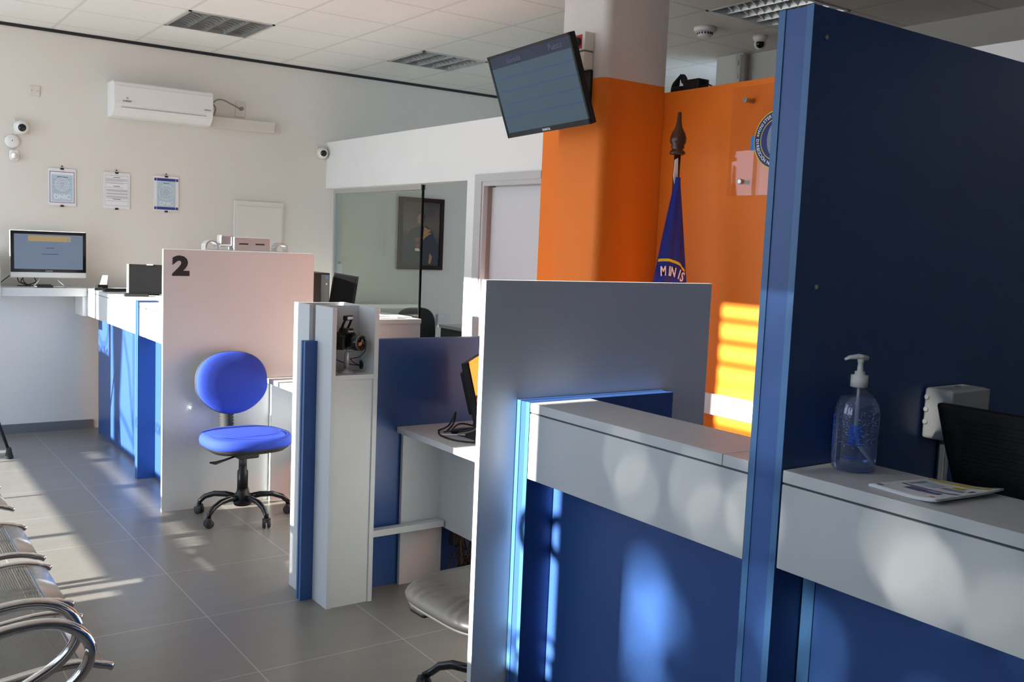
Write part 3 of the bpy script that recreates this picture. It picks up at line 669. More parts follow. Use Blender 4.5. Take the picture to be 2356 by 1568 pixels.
# two staff chairs
def chair_base(t, r=.27, castor_m=None, col='black', a0=0, hub=.11):
    MB().setlocal().lathe([(.045, .075), (.05, .09), (.05, .13), (.034, .15), (.03, .17)], (0, 0, 0), M['black'], n=20).build('hub', None, t)
    MB().setlocal().lathe([(.03, .15), (.03, .27), (.023, .28), (.022, .37)], (0, 0, 0), M['black'], n=20).build('gas_column', None, t)
    for i in range(5):
        a = a0+i*2*math.pi/5; c, s_ = math.cos(a), math.sin(a)
        l = MB().setlocal(); pr = [(.035, .118), (.10, .128), (.17, .125), (.225, .105), (.258, .075), (r, .055)]
        l.tube([(q*c, q*s_, z) for q, z in pr], [.018, .017, .016, .015, .014, .012], None, n=10); l.build('leg', M['gloss'], t)
        cs = MB().setlocal(); ca = a+1.1; ex, ey = math.cos(ca), math.sin(ca)
        q = Vector((ex, ey, 0)).to_track_quat('Z', 'Y').to_matrix().to_4x4()
        for sg in (-1, 1): cs.lathe([(0, -.009), (.020, -.009), (.025, -.005), (.025, .005), (.020, .009), (0, .009)], (r*c+sg*ex*.013, r*s_+sg*ey*.013, .026), None, n=20, R=q)
        cs.box(-.012, .012, -.022, .022, .03, .056, R=Matrix.Translation((r*c, r*s_, 0)) @ Matrix.Rotation(ca+math.pi/2, 4, 'Z'), bev=.005)
        cs.build('castor', M['blackm'], t)
def superellipse(n, ax, ay, e=2.6, skew=0):
    out = []
    for k in range(n):
        a = 2*math.pi*k/n; c, s_ = math.cos(a), math.sin(a)
        x = ax*math.copysign(abs(c)**(2/e), c); y = ay*math.copysign(abs(s_)**(2/e), s_); out.append((x*(1+skew*y/ay), y))
    return out
def cushion(outline, levels, R=None, m=None, b=None):
    # outline in XY, levels: (scale inset, z)
    b = b or MB().setlocal(); t = bmesh.new(); rings = []
    for ins, z in levels:
        ring = []
        for x, y in outline:
            d_ = math.hypot(x, y); kx = max(0, (d_-ins)/d_) if d_ else 0
            ring.append(t.verts.new((x*kx, y*kx, z(x*kx, y*kx) if callable(z) else z)))
        rings.append(ring)
    n = len(outline)
    for a, c in zip(rings, rings[1:]):
        for k in range(n): f_ = t.faces.new((a[k], a[(k+1) % n], c[(k+1) % n], c[k])); f_.smooth = True
    t.faces.new(rings[0][::-1]); f_ = t.faces.new(rings[-1]); f_.smooth = True
    b.add(t, m, R); return b
# blue operator chair, seat facing the camera
t = thing('office_chair', 'blue fabric operator chair in front of partition two', 'chair', (1.885, 5.245, 0), math.radians(4))
chair_base(t, .262, a0=math.radians(60))
so_ = [(x+.012, y) for x, y in superellipse(48, .243, .218, 2.7, -.04)]
dome = lambda h: (lambda x, y: h-.018*((y-.0)/.215)**2*(1 if y < 0 else .1)-.006*(x/.23)**2)
lv = [(.02, .424), (.002, .431), (-.004, .452), (0, .474), (.012, .489), (.03, dome(.497)), (.07, dome(.503)), (.12, dome(.505)), (.19, dome(.506))]
cushion(so_, lv).build('seat', M['bluef'], t)
cushion([(x+.012, y) for x, y in superellipse(48, .237, .212, 2.7, -.04)], [(.07, .392), (.035, .398), (.01, .416), (.002, .428), (.002, .434)]).build('seat_shell', M['blackm'], t)
MB().setlocal().tube([(x*.72, y*.72-.03, 0.5000+.004*(1-abs(x)/.23)) for x, y in superellipse(40, .262, .21, 2.4)[20:41]], .0016, None, n=6).build('piping', M['bluef'], t)
mech = MB().setlocal(); mech.box(-.06, .06, -.09, .09, .355, .392, bev=.01); mech.box(-.025, .025, .05, .24, .365, .38); mech.build('mechanism', M['blackm'], t)
MB().setlocal().tube([(-.05, -.02, .365), (-.13, -.04, .352), (-.18, -.05, .345), (-.215, -.055, .352)], [.006, .007, .010, .005], None, n=8).build('lever', M['blackm'], t)
MB().setlocal().lathe([(.02, 0), (.022, .02), (.02, .05), (.012, .055)], (-.03, -.07, .318), M['blackm'], n=14).build('tension_knob', None, t)
bo = MB().setlocal(); pts = []; rr = []
for i in range(29): pts.append((0, .225+.02*i/28, .375+.24*i/28)); rr.append(.043 if i % 2 else .035)
bo.tube(pts, rr, None, n=16); bo.build('bellows', M['rubber'], t)
Rb = Matrix.Translation((.022, .225, .745)) @ Matrix.Rotation(math.radians(82), 4, 'X')
ol = [(x*(1+.10*max(0, y)/.18), y*(1.02 if y > 0 else 1)) for x, y in superellipse(48, .195, .172, 2.3)]
ol = [(x*(.90 if y < -.06 else 1)*(1-.0), y) for x, y in ol]
ol = [(x*(1-.22*max(0, (-y-.04)/.14)**1.5), y) for x, y in superellipse(64, .215, .18, 2.35)]
cushion(ol, [(.05, -.012), (.012, -.006), (.001, .008), (0, .018), (.008, .032), (.025, .042), (.06, .048), (.11, .050), (.16, .050)], R=Rb).build('backrest', M['bluef'], t)
cushion([(x*1.005, y*1.005) for x, y in ol], [(.06, -.022), (.01, -.014), (-.002, .0), (.003, .004)], R=Rb).build('back_shell', M['blackm'], t)
# black vinyl chair, half hidden by the grey partition
t = thing('office_chair', 'black vinyl office chair partly hidden behind the grey partition', 'chair', (1.835, 2.61, 0), math.radians(3))
chair_base(t, .29, a0=math.radians(112))
so_ = superellipse(240, .275, .25, 4.2)
wr = lambda x, y: .458-.022*max(0, (-x-.15)/.12)**2+.0065*math.sin(y*150)*(1 if y < .15 else 0)*min(1, max(0, (-x-.16)/.04))
cushion(so_, [(.03, .392), (.004, .400), (0, .415), (.006, .428), (.02, lambda x, y: min(wr(x, y), .442)), (.045, wr), (.075, wr), (.11, wr), (.15, wr), (.2, wr)]).build('seat', M['leather'], t)
cushion(superellipse(48, .268, .243, 4.2), [(.03, .378), (.004, .386), (0, .396)]).build('seat_shell', M['blackm'], t)
b = MB().setlocal(); b.box(-.10, .10, -.12, .12, .33, .378, bev=.01); b.box(-.215, -.10, .13, .22, .33, .378, bev=.012); b.build('mechanism', M['blackm'], t)

# ================================================================== THINGS ON FAR COUNTERS
t = thing('computer_monitor', 'dark flat monitor standing on the far counter left of partition two', 'monitor', (1.85, 7.15, 1.147), 0)
rot = Matrix.Translation((1.85, 7.10, 1.262)) @ Matrix.Rotation(math.radians(-15), 4, 'Z') @ Matrix.Rotation(math.radians(-9), 4, 'X')
B(-.15, .155, 0, .03, -.105, .103, bev=.005, R=rot).build('casing', M['black'], t)
B(-.135, .145, -.003, .001, -.095, .088, R=rot).build('screen', mat('dim_grey_screen', (.012, .012, .013), .4, spec=.35), t)
B(-.02, .025, -.005, .01, .096, .106, R=rot).build('webcam', M['silver'], t)
B(-.152, -.135, -.004, .004, -.105, .103, R=rot).build('bezel_side', M['silver'], t)
B(1.78, 1.92, 7.10, 7.22, 1.146, 1.156).build('foot', M['black'], t); B(1.83, 1.87, 7.14, 7.17, 1.156, 1.26).build('neck', M['black'], t)
keyboard('keyboard', 'black keyboard on the far counter in front of the dark monitor', 1.73, 6.98, 1.146, math.radians(-8), .16, .07)
keyboard('keyboard', 'black keyboard left of the dark monitor near the paper holder', 1.72, 7.52, 1.146, math.radians(5), .18, .07)
t = thing('ticket_printer', 'small black ticket holder with an upright paper slip on the far counter', 'paper holder', (1.66, 7.72, 1.146))
B(1.625, 1.70, 7.68, 7.74, 1.146, 1.185, bev=.004).build('body', M['black'], t); B(1.60, 1.66, 7.66, 7.68, 1.146, 1.165, bev=.003).build('tray', M['dgrey'], t)
MB().prism([(1.645, 7.70, 1.185), (1.695, 7.70, 1.185), (1.712, 7.73, 1.255), (1.672, 7.73, 1.255)], (0, .001, 0)).build('paper_slip', M['paper'], t)
t = thing('counter_papers', 'white papers spread on the counter left of partition two', 'papers', (1.72, 6.15, 1.149))
for i, (x, y, a) in enumerate(((1.74, 6.10, .1), (1.76, 6.18, .35), (1.72, 6.03, -.15))):
    MB().box(-.105, .105, -.148, .148, 0, .0012, R=Matrix.Translation((x, y, 1.149+i*.0014)) @ Matrix.Rotation(a, 4, 'Z')).build('sheet', M['paper'], t)
cc = thing('glass_screen', 'rounded dark translucent panel at the left edge of partition two', 'screen', (1.78, 5.85, 1.15))
MB().box(1.615, 1.70, 5.90, 5.91, 1.148, 1.29, bev=.004).build('panel', glass_mat('smoked_acrylic', (.35, .38, .40), .1, .2), cc)

# ================================================================== OFFICE WINDOW LEDGE
t = thing('window_ledge', 'white counter ledge in front of the office glass', 'counter', (3.4, 7.3, 0))
B(2.95, 3.77, 6.55, 8.195, .97, 1.005, bev=.0015).build('ledge_top', M['white'], t)
B(2.97, 3.76, 6.558, 8.19, 0, .97).build('ledge_body', M['white'], t)
B(3.765, 3.79, 6.60, 6.70, .0, .97).build('end_post', M['fascia'], t)
t = thing('computer_tower', 'black computer tower on the ledge right of partition two', 'computer', (3.15, 7.1, 1.006))
B(2.985, 3.165, 6.94, 7.28, 1.006, 1.335, bev=.004).build('case', M['black'], t)
b = B(3.09, 3.16, 6.934, 6.942, 1.02, 1.325, bev=.003); b.build('front_bezel', M['gloss'], t)
MB().box(3.135, 3.15, 6.931, 6.935, 1.295, 1.31).build('blue_sticker', M['bstrip'], t)
MB().lathe([(.006, 0), (.006, .003)], (3.135, 6.934, 1.25), M['silver'], n=12, R=qn).build('power_button', None, t)
t = thing('computer_monitor', 'tilted black monitor on the ledge beside the computer tower', 'monitor', (3.3, 6.95, 1.006))
rot = Matrix.Translation((3.325, 7.02, 1.20)) @ Matrix.Rotation(math.radians(-22), 4, 'Z') @ Matrix.Rotation(math.radians(8), 4, 'Y') @ Matrix.Rotation(math.radians(-8), 4, 'X')
B(-.10, .10, 0, .028, -.13, .125, bev=.005, R=rot).build('casing', M['black'], t)
B(-.088, .078, -.003, .001, -.118, .112, R=rot).build('screen', M['gloss'], t)
B(-.02, .02, .02, .05, -.19, -.08, R=rot).build('neck', M['dgrey'], t); B(3.26, 3.40, 6.98, 7.10, 1.006, 1.012).build('foot', M['dgrey'], t)
t = thing('paper_cone', 'white paper cup standing at the front of the ledge', 'cup', (3.40, 6.60, 1.006))
MB().lathe([(.020, 0), (.024, .03), (.030, .07), (.030, .075), (.026, .075), (.018, .004), (0, .004)], (3.405, 6.61, 1.006), M['paper']).build('cup', None, t)
t = thing('paper_stacks', 'low stacks of white papers on the office ledge', 'papers', (3.6, 6.9, 1.006))
for x, y, h, a in ((3.50, 6.85, .012, .1), (3.58, 7.15, .02, -.1), (3.67, 6.75, .008, .05)): MB().box(-.07, .07, -.10, .10, 0, h, R=Matrix.Translation((x, y, 1.006)) @ Matrix.Rotation(a, 4, 'Z')).build('sheet_stack', M['paper'], t)
# inside the office: portrait, chair, trunking, remote
t = thing('framed_portrait', 'dark framed painting of a figure on the office back wall', 'picture', (4.67, 8.2, 1.68))
x0, x1, z0, z1 = 4.425, 4.92, 1.338, 2.026
f = MB()
for a in ((x0, x1, z1-.04, z1), (x0, x1, z0, z0+.04), (x0, x0+.04, z0+.04, z1-.04), (x1-.04, x1, z0+.04, z1-.04)): f.box(a[0], a[1], 8.165, 8.198, a[2], a[3], bev=.004)
f.build('frame', M['frame'], t)
def canvas_mat():
    m = mat('dark_brown_oil_ground', (.05, .04, .035), .5); nt = m.node_tree; b = nt.nodes['Principled BSDF']
    tc = nt.nodes.new('ShaderNodeTexCoord'); sx = nt.nodes.new('ShaderNodeSeparateXYZ'); nt.links.new(tc.outputs['Generated'], sx.inputs[0])
    n = nt.nodes.new('ShaderNodeTexNoise'); n.inputs['Scale'].default_value = 3.5; n.inputs['Detail'].default_value = 6; nt.links.new(tc.outputs['Generated'], n.inputs['Vector'])
    s2 = math_node(nt, 'ADD', sx.outputs[2], math_node(nt, 'MULTIPLY', math_node(nt, 'SUBTRACT', n.outputs['Fac'], .5), .5))
    r = nt.nodes.new('ShaderNodeValToRGB'); nt.links.new(s2, r.inputs[0])
    e = r.color_ramp.elements; e[0].position = 0; e[0].color = (.012, .016, .022, 1); e[1].position = 1; e[1].color = (.03, .026, .024, 1)
    for p_, c in ((.35, (.02, .02, .025, 1)), (.6, (.12, .085, .055, 1)), (.8, (.09, .06, .04, 1))): q = e.new(p_); q.color = c
    nt.links.new(r.outputs[0], b.inputs['Base Color']); return m
B(x0+.04, x1-.04, 8.178, 8.19, z0+.04, z1-.04).build('canvas', canvas_mat(), t)
fg = MB(); cxp = (x0+x1)/2
def blob(pts, m, lay): fg.prism([(cxp+a, 8.178-.0006*lay, 1.682+b_) for a, b_ in pts], (0, .0005, 0), m)
oil = lambda n, c: mat(n, c, .5, noise=.3, nscale=30)
dk_, sk, rd, oc = oil('navy_oil_paint', (.014, .016, .025)), oil('flesh_oil_paint', (.30, .16, .10)), oil('red_oil_paint', (.30, .03, .02)), oil('ochre_oil_paint', (.42, .20, .07))
el = lambda cx_, cz_, a, b_, n=20: [(cx_+a*math.cos(2*math.pi*k/n), cz_+b_*math.sin(2*math.pi*k/n)) for k in range(n)]
blob([(-.16, -.05), (-.13, .03), (-.05, .07), (.06, .075), (.13, .02), (.17, -.10), (.16, -.30), (-.10, -.30), (-.13, -.14)], dk_, 1)
blob(el(-.005, .165, .042, .058), dk_, 1); blob(el(-.012, .145, .034, .05), sk, 2)
blob([(.03, .07), (.11, .035), (.07, .01), (.12, .015), (.05, -.03), (.02, -.06)], oc, 2)
blob([(-.07, -.045), (-.01, -.035), (-.02, -.075), (-.055, -.08)], rd, 2); blob([(-.06, -.10), (-.02, -.09), (-.02, -.135), (-.055, -.14)], rd, 2)
blob([(-.065, -.14), (-.02, -.14), (-.01, -.165), (-.06, -.165)], M['paper'], 2); blob([(.10, -.18), (.13, -.22), (.11, -.29), (.09, -.28)], oc, 2)
fg.build('painted_figure', None, t)
t = thing('office_chair', 'black chair back seen through the office opening', 'chair', (4.2, 7.4, 0), math.radians(0))
Rb = Matrix.Translation((0, 0, .80)) @ Matrix.Rotation(math.radians(90), 4, 'X')
cushion(superellipse(40, .20, .23, 3), [(.04, -.03), (0, -.02), (0, .01), (.02, .03), (.08, .04)], R=Rb).build('backrest', M['darkf'], t)
cushion(superellipse(40, .23, .22, 3), [(.04, .40), (0, .41), (0, .45), (.02, .465), (.1, .475)], R=Matrix.Translation((0, -.22, 0))).build('seat', M['darkf'], t)
MB().setlocal().tube([(0, .04, .80), (0, .08, .6), (0, .03, .42), (0, -.15, .40)], .02, None, n=8).build('back_bar', M['blackm'], t)
chair_base(t, .27)
tag(MB().box(4.89, 5.03, 8.17, 8.2, .79, .902, bev=.003).build('wall_trunking', M['greyp']), 'grey wall box behind the black office chair', 'socket box')
t = thing('remote_control', 'white air conditioner remote in a wall holder beside the office glass', 'remote control', (3.82, 8.2, 1.35))
B(3.795, 3.85, 8.175, 8.2, 1.285, 1.37, bev=.003).build('holder', M['plastic'], t); B(3.80, 3.845, 8.18, 8.195, 1.30, 1.407, bev=.004).build('remote', M['plastic'], t)
B(3.806, 3.839, 8.178, 8.181, 1.375, 1.40).build('display', M['grey_ink'], t)
t = thing('filing_box', 'dark grey cabinet corner visible low in the office opening', 'cabinet', (4.7, 7.6, 0))
B(4.52, 4.95, 7.1, 7.5, 0, .84, bev=.003).build('body', M['dgrey'], t); B(4.50, 4.97, 7.08, 7.52, .84, .87, bev=.002).build('top', M['greyp'], t)

# ================================================================== TV ON THE COLUMN
t = thing('wall_television', 'tilted flat television on the orange and white column showing a queue board', 'television', (3.25, 4.0, 2.4))
c = Vector((2.9322, 4.0111, 2.3969)); Rg = Vector((-.0376, -.999, .0245)).normalized(); Up = Vector((-.3403, .0359, .9396)).normalized(); Nn = Rg.cross(Up).normalized()
RT = Matrix((Rg, Up, Nn)).transposed().to_4x4(); RT.translation = c      # local x right, y up, z toward viewer
W2, H2 = .3675, .2175
b = MB(); b.box(-W2, W2, -H2, H2, -.035, -.004, R=RT, bev=.004); b.box(-.22, .22, -.15, .12, -.075, -.035, R=RT, bev=.012); b.build('casing', M['black'], t)
f = MB()
for a in ((-W2, W2, H2-.014, H2), (-W2, W2, -H2, -H2+.026), (-W2, -W2+.014, -H2, H2), (W2-.014, W2, -H2, H2)): f.box(*a, -.006, .001, R=RT)
f.build('bezel', M['gloss'], t)
sm = screen_mat('queue_board_light', (.055, .095, .13), .75, .22)
o = MB().box(-W2+.013, W2-.013, -H2+.025, H2-.013, -.004, -.002, R=RT); o = o.build('screen', sm, t); o['label'] = 'dim blue-grey screen with ruled lines'
p = MB(); hm = screen_mat('dark_header_light', (.022, .026, .06), .7, .22); ln = screen_mat('blue_line_light', (.03, .05, .19), .9, .22); tx = screen_mat('pale_text_light', (.09, .09, .15), .7, .3)
p.box(-W2+.013, W2-.013, H2-.070, H2-.013, -.002, -.0014, hm, R=RT)
for i in range(4): y = H2-.128-.066*i; p.box(-W2+.05, W2-.016, y-.002, y+.002, -.002, -.0014, ln, R=RT)
p.add(text_bm('Puesto', .042), tx, RT @ Matrix.Translation((W2-.135, H2-.042, -.0012))); p.add(text_bm('Llamado', .038), tx, RT @ Matrix.Translation((-.135, H2-.046, -.0012)))
p.build('board_print', None, t)
b = MB(); b.add(text_bm('PUNKTAL', .016, .0004), M['plastic'], RT @ Matrix.Translation((0, -H2+.012, .0012))); b.build('lettering', None, t)
a = MB(); a.box(-.05, .05, -.10, .10, -.085, -.075, R=RT); back = c-Nn*.08
a.tube([back, (3.12, 4.03, 2.40), (3.23, 4.03, 2.41)], .018, None, n=8); a.box(3.235, 3.249, 3.955, 4.08, 2.34, 2.525); a.build('wall_arm', M['black'], t)
t = thing('socket_box', 'white surface socket box with red outlets beside the television', 'socket', (3.22, 4.05, 2.66))
B(3.185, 3.249, 3.955, 4.20, 2.622, 2.715, bev=.003).build('box', M['ivory'], t)
for y in (4.005, 4.08, 4.155): B(3.182, 3.186, y-.028, y+.03, 2.632, 2.702, bev=.001).build('red_outlet', M['red'], t)
for y in (4.005, 4.08): MB().lathe([(.022, 0), (.022, .02), (.010, .035)], (3.184, y, 2.667), M['blackm'], n=16, R=Vector((-1, 0, 0)).to_track_quat('Z', 'Y').to_matrix().to_4x4()).build('plug', None, t)
t = thing('data_box', 'white surface data box under the red socket box', 'socket', (3.22, 4.05, 2.57))
B(3.19, 3.249, 3.96, 4.20, 2.53, 2.616, bev=.003).build('box', M['ivory'], t); B(3.175, 3.191, 4.03, 4.09, 2.565, 2.583, bev=.002).build('blue_plug', M['bluei'], t)

# ================================================================== FLAG, SIGN, ADAPTERS
t = thing('flag_pole', 'dark turned wooden flag pole beside the orange column', 'flag pole', (3.44, 3.5, 0))
top = Vector((3.446, 3.5, 2.302)); bot = Vector((3.41, 3.5, .05))
MB().tube([bot, top+(bot-top)*.09], .0165, None, n=16).build('pole', M['wood'], t)
MB().lathe([(.0165, 0), (.036, .004), (.040, .012), (.034, .022), (.026, .03), (.034, .038), (.031, .048), (.040, .062), (.041, .085), (.032, .11), (.018, .135), (.012, .165), (.010, .20), (.008, .21), (0, .212)], (3.4405, 3.5, 2.085), M['wood'], n=28).build('finial', None, t)
MB().lathe([(.16, 0), (.16, .03), (.05, .06), (.03, .09)], (3.41, 3.5, 0), M['wood'], n=28).build('base', None, t)
t = thing('blue_flag', 'blue flag with white lettering and yellow arc hanging on the pole', 'flag', (3.42, 3.48, 1.4))
def flagf(u, v):
    z = 1.975-v*1.15; wl = .012+.19*min(1, v*1.25)**.85; wr_ = .012+.135*min(1, v*1.3)**.9
    xc = 3.428-.01*v; x = xc-wl+(wl+wr_)*u
    return Vector((x, 3.474+.007*math.sin(u*15+v*2)*min(1, v*2.2)-.02*v-.014*math.cos(u*3.14-1.57), z))
MB().grid(flagf, 60, 50).build('cloth', M['flag'], t, solid=.002)
b = MB(); b.prism([(3.408, 3.48, 2.06), (3.428, 3.48, 2.07), (3.443, 3.48, 1.80), (3.436, 3.48, 1.72), (3.425, 3.48, 1.90), (3.404, 3.48, 1.98)], (0, .003, 0)); b.build('white_hoist', M['paper'], t)
def on_flag(x, z, off=.004):
    v = (1.975-z)/1.15; wl = .012+.19*min(1, v*1.25)**.85; wr_ = .012+.135*min(1, v*1.3)**.9; u = (x-(3.428-.01*v-wl))/(wl+wr_); p = flagf(u, v); return Vector((x, p.y-off, z))
arc = MB(); prev = None
for i in range(40):
    x = 3.318+i/39*.184; z0_ = 1.575-2.6*(x-3.36)**2
    a_, b_ = on_flag(x, z0_), on_flag(x, z0_-.014)
    if prev: arc.poly([prev[0], a_, b_, prev[1]])
    prev = (a_, b_)
arc.build('yellow_arc', M['yellow'], t)
b = MB()
for ch, x in (('M', 3.338), ('I', 3.372), ('N', 3.404), ('I', 3.437), ('S', 3.464)):
    z = 1.512-2.6*(x-3.36)**2; p_ = on_flag(x, z, .013)
    b.add(text_bm(ch, .060, .0012, depth=.0008), M['whitei'], face_ny(p_.x, p_.y, p_.z, -math.atan(5.2*(x-3.36))*.8) @ Matrix.Diagonal((.86, 1.1, 1, 1)))
b.build('lettering', None, t)
t = thing('emblem_sign', 'clear acrylic sign with a round blue emblem on the orange wall', 'sign', (3.64, 3.04, 2.15))
YS0, YS1 = 2.745, 3.330
B(3.626, 3.630, YS0, YS1, 1.895, 2.415).build('acrylic_plate', M['acrylic'], t)
qx = Vector((-1, 0, 0)).to_track_quat('Z', 'Y').to_matrix().to_4x4()
for y in (3.245, 2.83):
    for z in (2.352, 1.962): MB().lathe([(.011, 0), (.011, .048), (.013, .049), (.013, .062), (.010, .064)], (3.679, y, z), M['steel'], n=20, R=qx).build('standoff', None, t)
ey, ez = 3.038, 2.152
e = MB()
e.add(disc_bm(.138, depth=.002), M['yellow'], face_nx(3.626, ey, ez)); e.add(disc_bm(.133, depth=.0025), M['navy'], face_nx(3.626, ey, ez))
e.add(disc_bm(.098, depth=.003), M['yellow'], face_nx(3.626, ey, ez)); e.add(disc_bm(.094, depth=.0035), M['navy'], face_nx(3.626, ey, ez))
e.build('emblem_disc', None, t)
g = MB()
for i in range(16):
    r_ = .012+i*.0042; t0 = ring_bm(r_, .0018, 40, .0004)
    g.add(t0, M['lblue'], face_nx(3.6222, ey-.005, ez) @ Matrix.Diagonal((.82, 1.15, 1, 1)))
g.build('fingerprint_motif', None, t)
b = MB()
def ringtext(txt, r, a0, step, top):
    for i, ch in enumerate(txt):
        if ch == ' ': continue
        a = a0+(-step*i if top else step*i)
        pos = Matrix.Translation((r*math.cos(a), r*math.sin(a), 0)) @ Matrix.Rotation(a-math.pi/2 if top else a+math.pi/2, 4, 'Z')
        b.add(text_bm(ch, .0225, .0004, depth=.0004), M['whitei'], face_nx(3.6226, ey, ez) @ pos)
ringtext('MINISTERIO DEL INTERIOR', .1155, math.radians(160), math.radians(6.6), True)
ringtext('DIRECCIÓN NACIONAL', .1155, math.radians(180), math.radians(6.8), False)
b.add(disc_bm(.006, 16), M['yellow'], face_nx(3.6226, ey+.1155*math.cos(math.radians(12)), ez+.1155*math.sin(math.radians(12)))); b.build('ring_lettering', None, t)
B(3.624, 3.6265, 3.165, 3.195, 2.108, 2.175).build('blue_bar', M['bstrip'], t)
t = thing('power_adapters', 'black power adapters and cables on top of the orange wall', 'cables', (3.73, 3.75, 2.456))
B(3.69, 3.77, 3.63, 3.745, 2.457, 2.51, bev=.006).build('adapter', M['black'], t); B(3.70, 3.77, 3.76, 3.84, 2.457, 2.485, bev=.006).build('adapter', M['black'], t)
for i in range(6): cable([(3.72+.01*i, 3.86, 2.462), (3.73, 3.855-.01*i, 2.51+.008*i), (3.74, 3.80, 2.55-.008*i), (3.73, 3.755, 2.52-.006*i), (3.72, 3.74+.01*i, 2.47)], .004, M['cable']).build('cable', None, t)
cable([(3.73, 3.63, 2.48), (3.72, 3.59, 2.475), (3.73, 3.56, 2.46)], .004, M['cable']).build('cable', None, t)

# ================================================================== NEAREST COUNTER THINGS
SX, SY = 1.795, 1.238
t = thing('hand_gel_bottle', 'clear pump bottle of blue-printed hand gel on the nearest counter', 'bottle', (SX, SY, 1.156))
o = MB().lathe([(.040, 0), (.046, .006), (.0475, .02), (.0475, .125), (.044, .145), (.034, .162), (.020, .172), (.015, .176), (.015, .185)], (SX, SY, 1.156), M['bottle'], n=48).build('bottle_shell', None, t); o['label'] = 'clear plastic shell'
MB().lathe([(.039, .002), (.0445, .008), (.046, .02), (.046, .124), (.042, .144), (.035, .1575), (0, .158)], (SX, SY, 1.156), M['gel'], n=48).build('gel', None, t)
MB().lathe([(.018, .180), (.018, .205), (.011, .206), (.011, .213), (.0065, .214), (.0055, .232), (.007, .233), (.007, .246)], (SX, SY, 1.156), M['plastic'], n=28).build('pump_collar', None, t)
MB().tube([(SX+.012, SY-.006, 1.398), (SX-.005, SY+.002, 1.401), (SX-.022, SY+.012, 1.399), (SX-.031, SY+.018, 1.394)], [.009, .010, .007, .004], None, n=12, flat=.6).build('pump_head', M['plastic'], t)
MB().tube([(SX, SY, 1.335), (SX, SY, 1.24), (SX+.006, SY-.004, 1.21), (SX+.03, SY-.02, 1.165)], .0032, M['plastic'], n=8).build('dip_tube', None, t)
lb = MB()
def onb(a, z): return (SX+.0481*math.cos(a), SY+.0481*math.sin(a), 1.156+z)
def strip(a0, a1, z0, z1):
    n = max(2, int(abs(a1-a0)/.12))
    for i in range(n): u, v = a0+(a1-a0)*i/n, a0+(a1-a0)*(i+1)/n; lb.poly([onb(u, z0), onb(v, z0), onb(v, z1), onb(u, z1)])
ac = math.radians(218)
for i in range(12): strip(ac-.42+.05*((i*5) % 3), ac+.25-.08*((i*7) % 3), .066+i*.0032, .068+i*.0032)
strip(ac-.45, ac+.30, .060, .0625); strip(ac-.5, ac+.45, .034, .0352); strip(ac-.5, ac+.2, .030, .0312)
for i in range(14): strip(ac-1.35, ac-1.2+.05*(i % 3), .05+i*.005, .053+i*.005)
lb.build('blue_print', mat('blue_label_ink', (.01, .10, .65), .5), t)
bb = MB(); random.seed(5)
for i in range(420):
    r_ = .0455*random.random()**.35; a = random.random()*6.28; z = 1.156+.05+.085*random.random(); q = random.uniform(.0005, .0015)
    if z > 1.275: r_ *= .85
    u = bmesh.new(); bmesh.ops.create_icosphere(u, subdivisions=1, radius=q, matrix=Matrix.Translation((SX+r_*math.cos(a), SY+r_*math.sin(a), z))); bb.add(u)
bo = bb.build('air_bubbles', mat('bubble_film', (.75, .82, .95), .15), t); bo['kind'] = 'stuff'
t = thing('leaflet_stack', 'white leaflets with a yellow strip lying on the nearest counter', 'leaflets', (1.78, 1.04, 1.156))
P4 = [Vector((1.693, 1.128, 1.1565)), Vector((1.674, .972, 1.1565)), Vector((1.878, .952, 1.1565)), Vector((1.866, 1.098, 1.1565))]
def lf(u, v, h=0):
    p_ = (P4[0]*(1-u)+P4[1]*u)*(1-v)+(P4[3]*(1-u)+P4[2]*u)*v; p_.z = 1.1565+.007*max(0, (u-.55)/.45)**2+.004*max(0, (v-.5)/.5)**2*u+h; return p_
for k_ in range(3):
    MB().grid(lambda u, v: lf(u, v, k_*.0016) , 12, 12).build('leaflet', M['paper'], t, solid=.001)
pp = MB()
def patch(u0, u1, v0, v1, m):
    pp.mi(m); n = 6
    for i in range(n):
        for j in range(2):
            q = [lf(u0+(u1-u0)*(i+a)/n, v0+(v1-v0)*(j+b_)/2, .0045) for a, b_ in ((0, 0), (1, 0), (1, 1), (0, 1))]
            pp.poly(q, m)
patch(.05, .92, .86, .92, M['yellow']); patch(.10, .92, .40, .44, M['purple']); patch(.28, .52, .26, .38, M['purple']); patch(.5, .75, .28, .36, M['purple'])
patch(.2, .45, .55, .72, M['lblue']); patch(.5, .8, .58, .66, M['grey_ink']); patch(.12, .18, .5, .75, M['grey_ink']); patch(.03, .12, .08, .13, M['purple']); patch(.78, .84, .12, .16, M['orange']); patch(.84, .90, .62, .70, M['dgrey']); patch(.55, .7, .7, .78, M['yellow'])
pp.build('print', None, t)
t = thing('junction_box', 'grey plastic junction box fixed to the tall navy divider', 'junction box', (2.23, 1.27, 1.24))
B(2.152, 2.315, 1.232, 1.304, 1.185, 1.308, bev=.008).build('body', M['greyp'], t)
B(2.150, 2.317, 1.229, 1.238, 1.186, 1.306, bev=.004).build('lid', M['greyp'], t)
MB().lathe([(.008, 0), (.008, .002), (.005, .003)], (2.24, 1.27, 1.308), M['steel'], n=14).build('screw', None, t)
for z in (1.225, 1.255, 1.285): MB().lathe([(.006, 0), (.007, .003), (.004, .005)], (2.153, 1.295, z), M['plastic'], n=10, R=qx).build('blind_plug', None, t)
tag(B(2.232, 2.252, 1.284, 1.304, .76, 1.184, bev=.002).build('conduit', M['alu']), 'thin pale conduit running down from the junction box', 'conduit')
t = thing('computer_monitor', 'back of a black monitor cropped by the right picture edge', 'monitor', (2.16, 1.0, .75))
A0, A1 = 1.242, .80
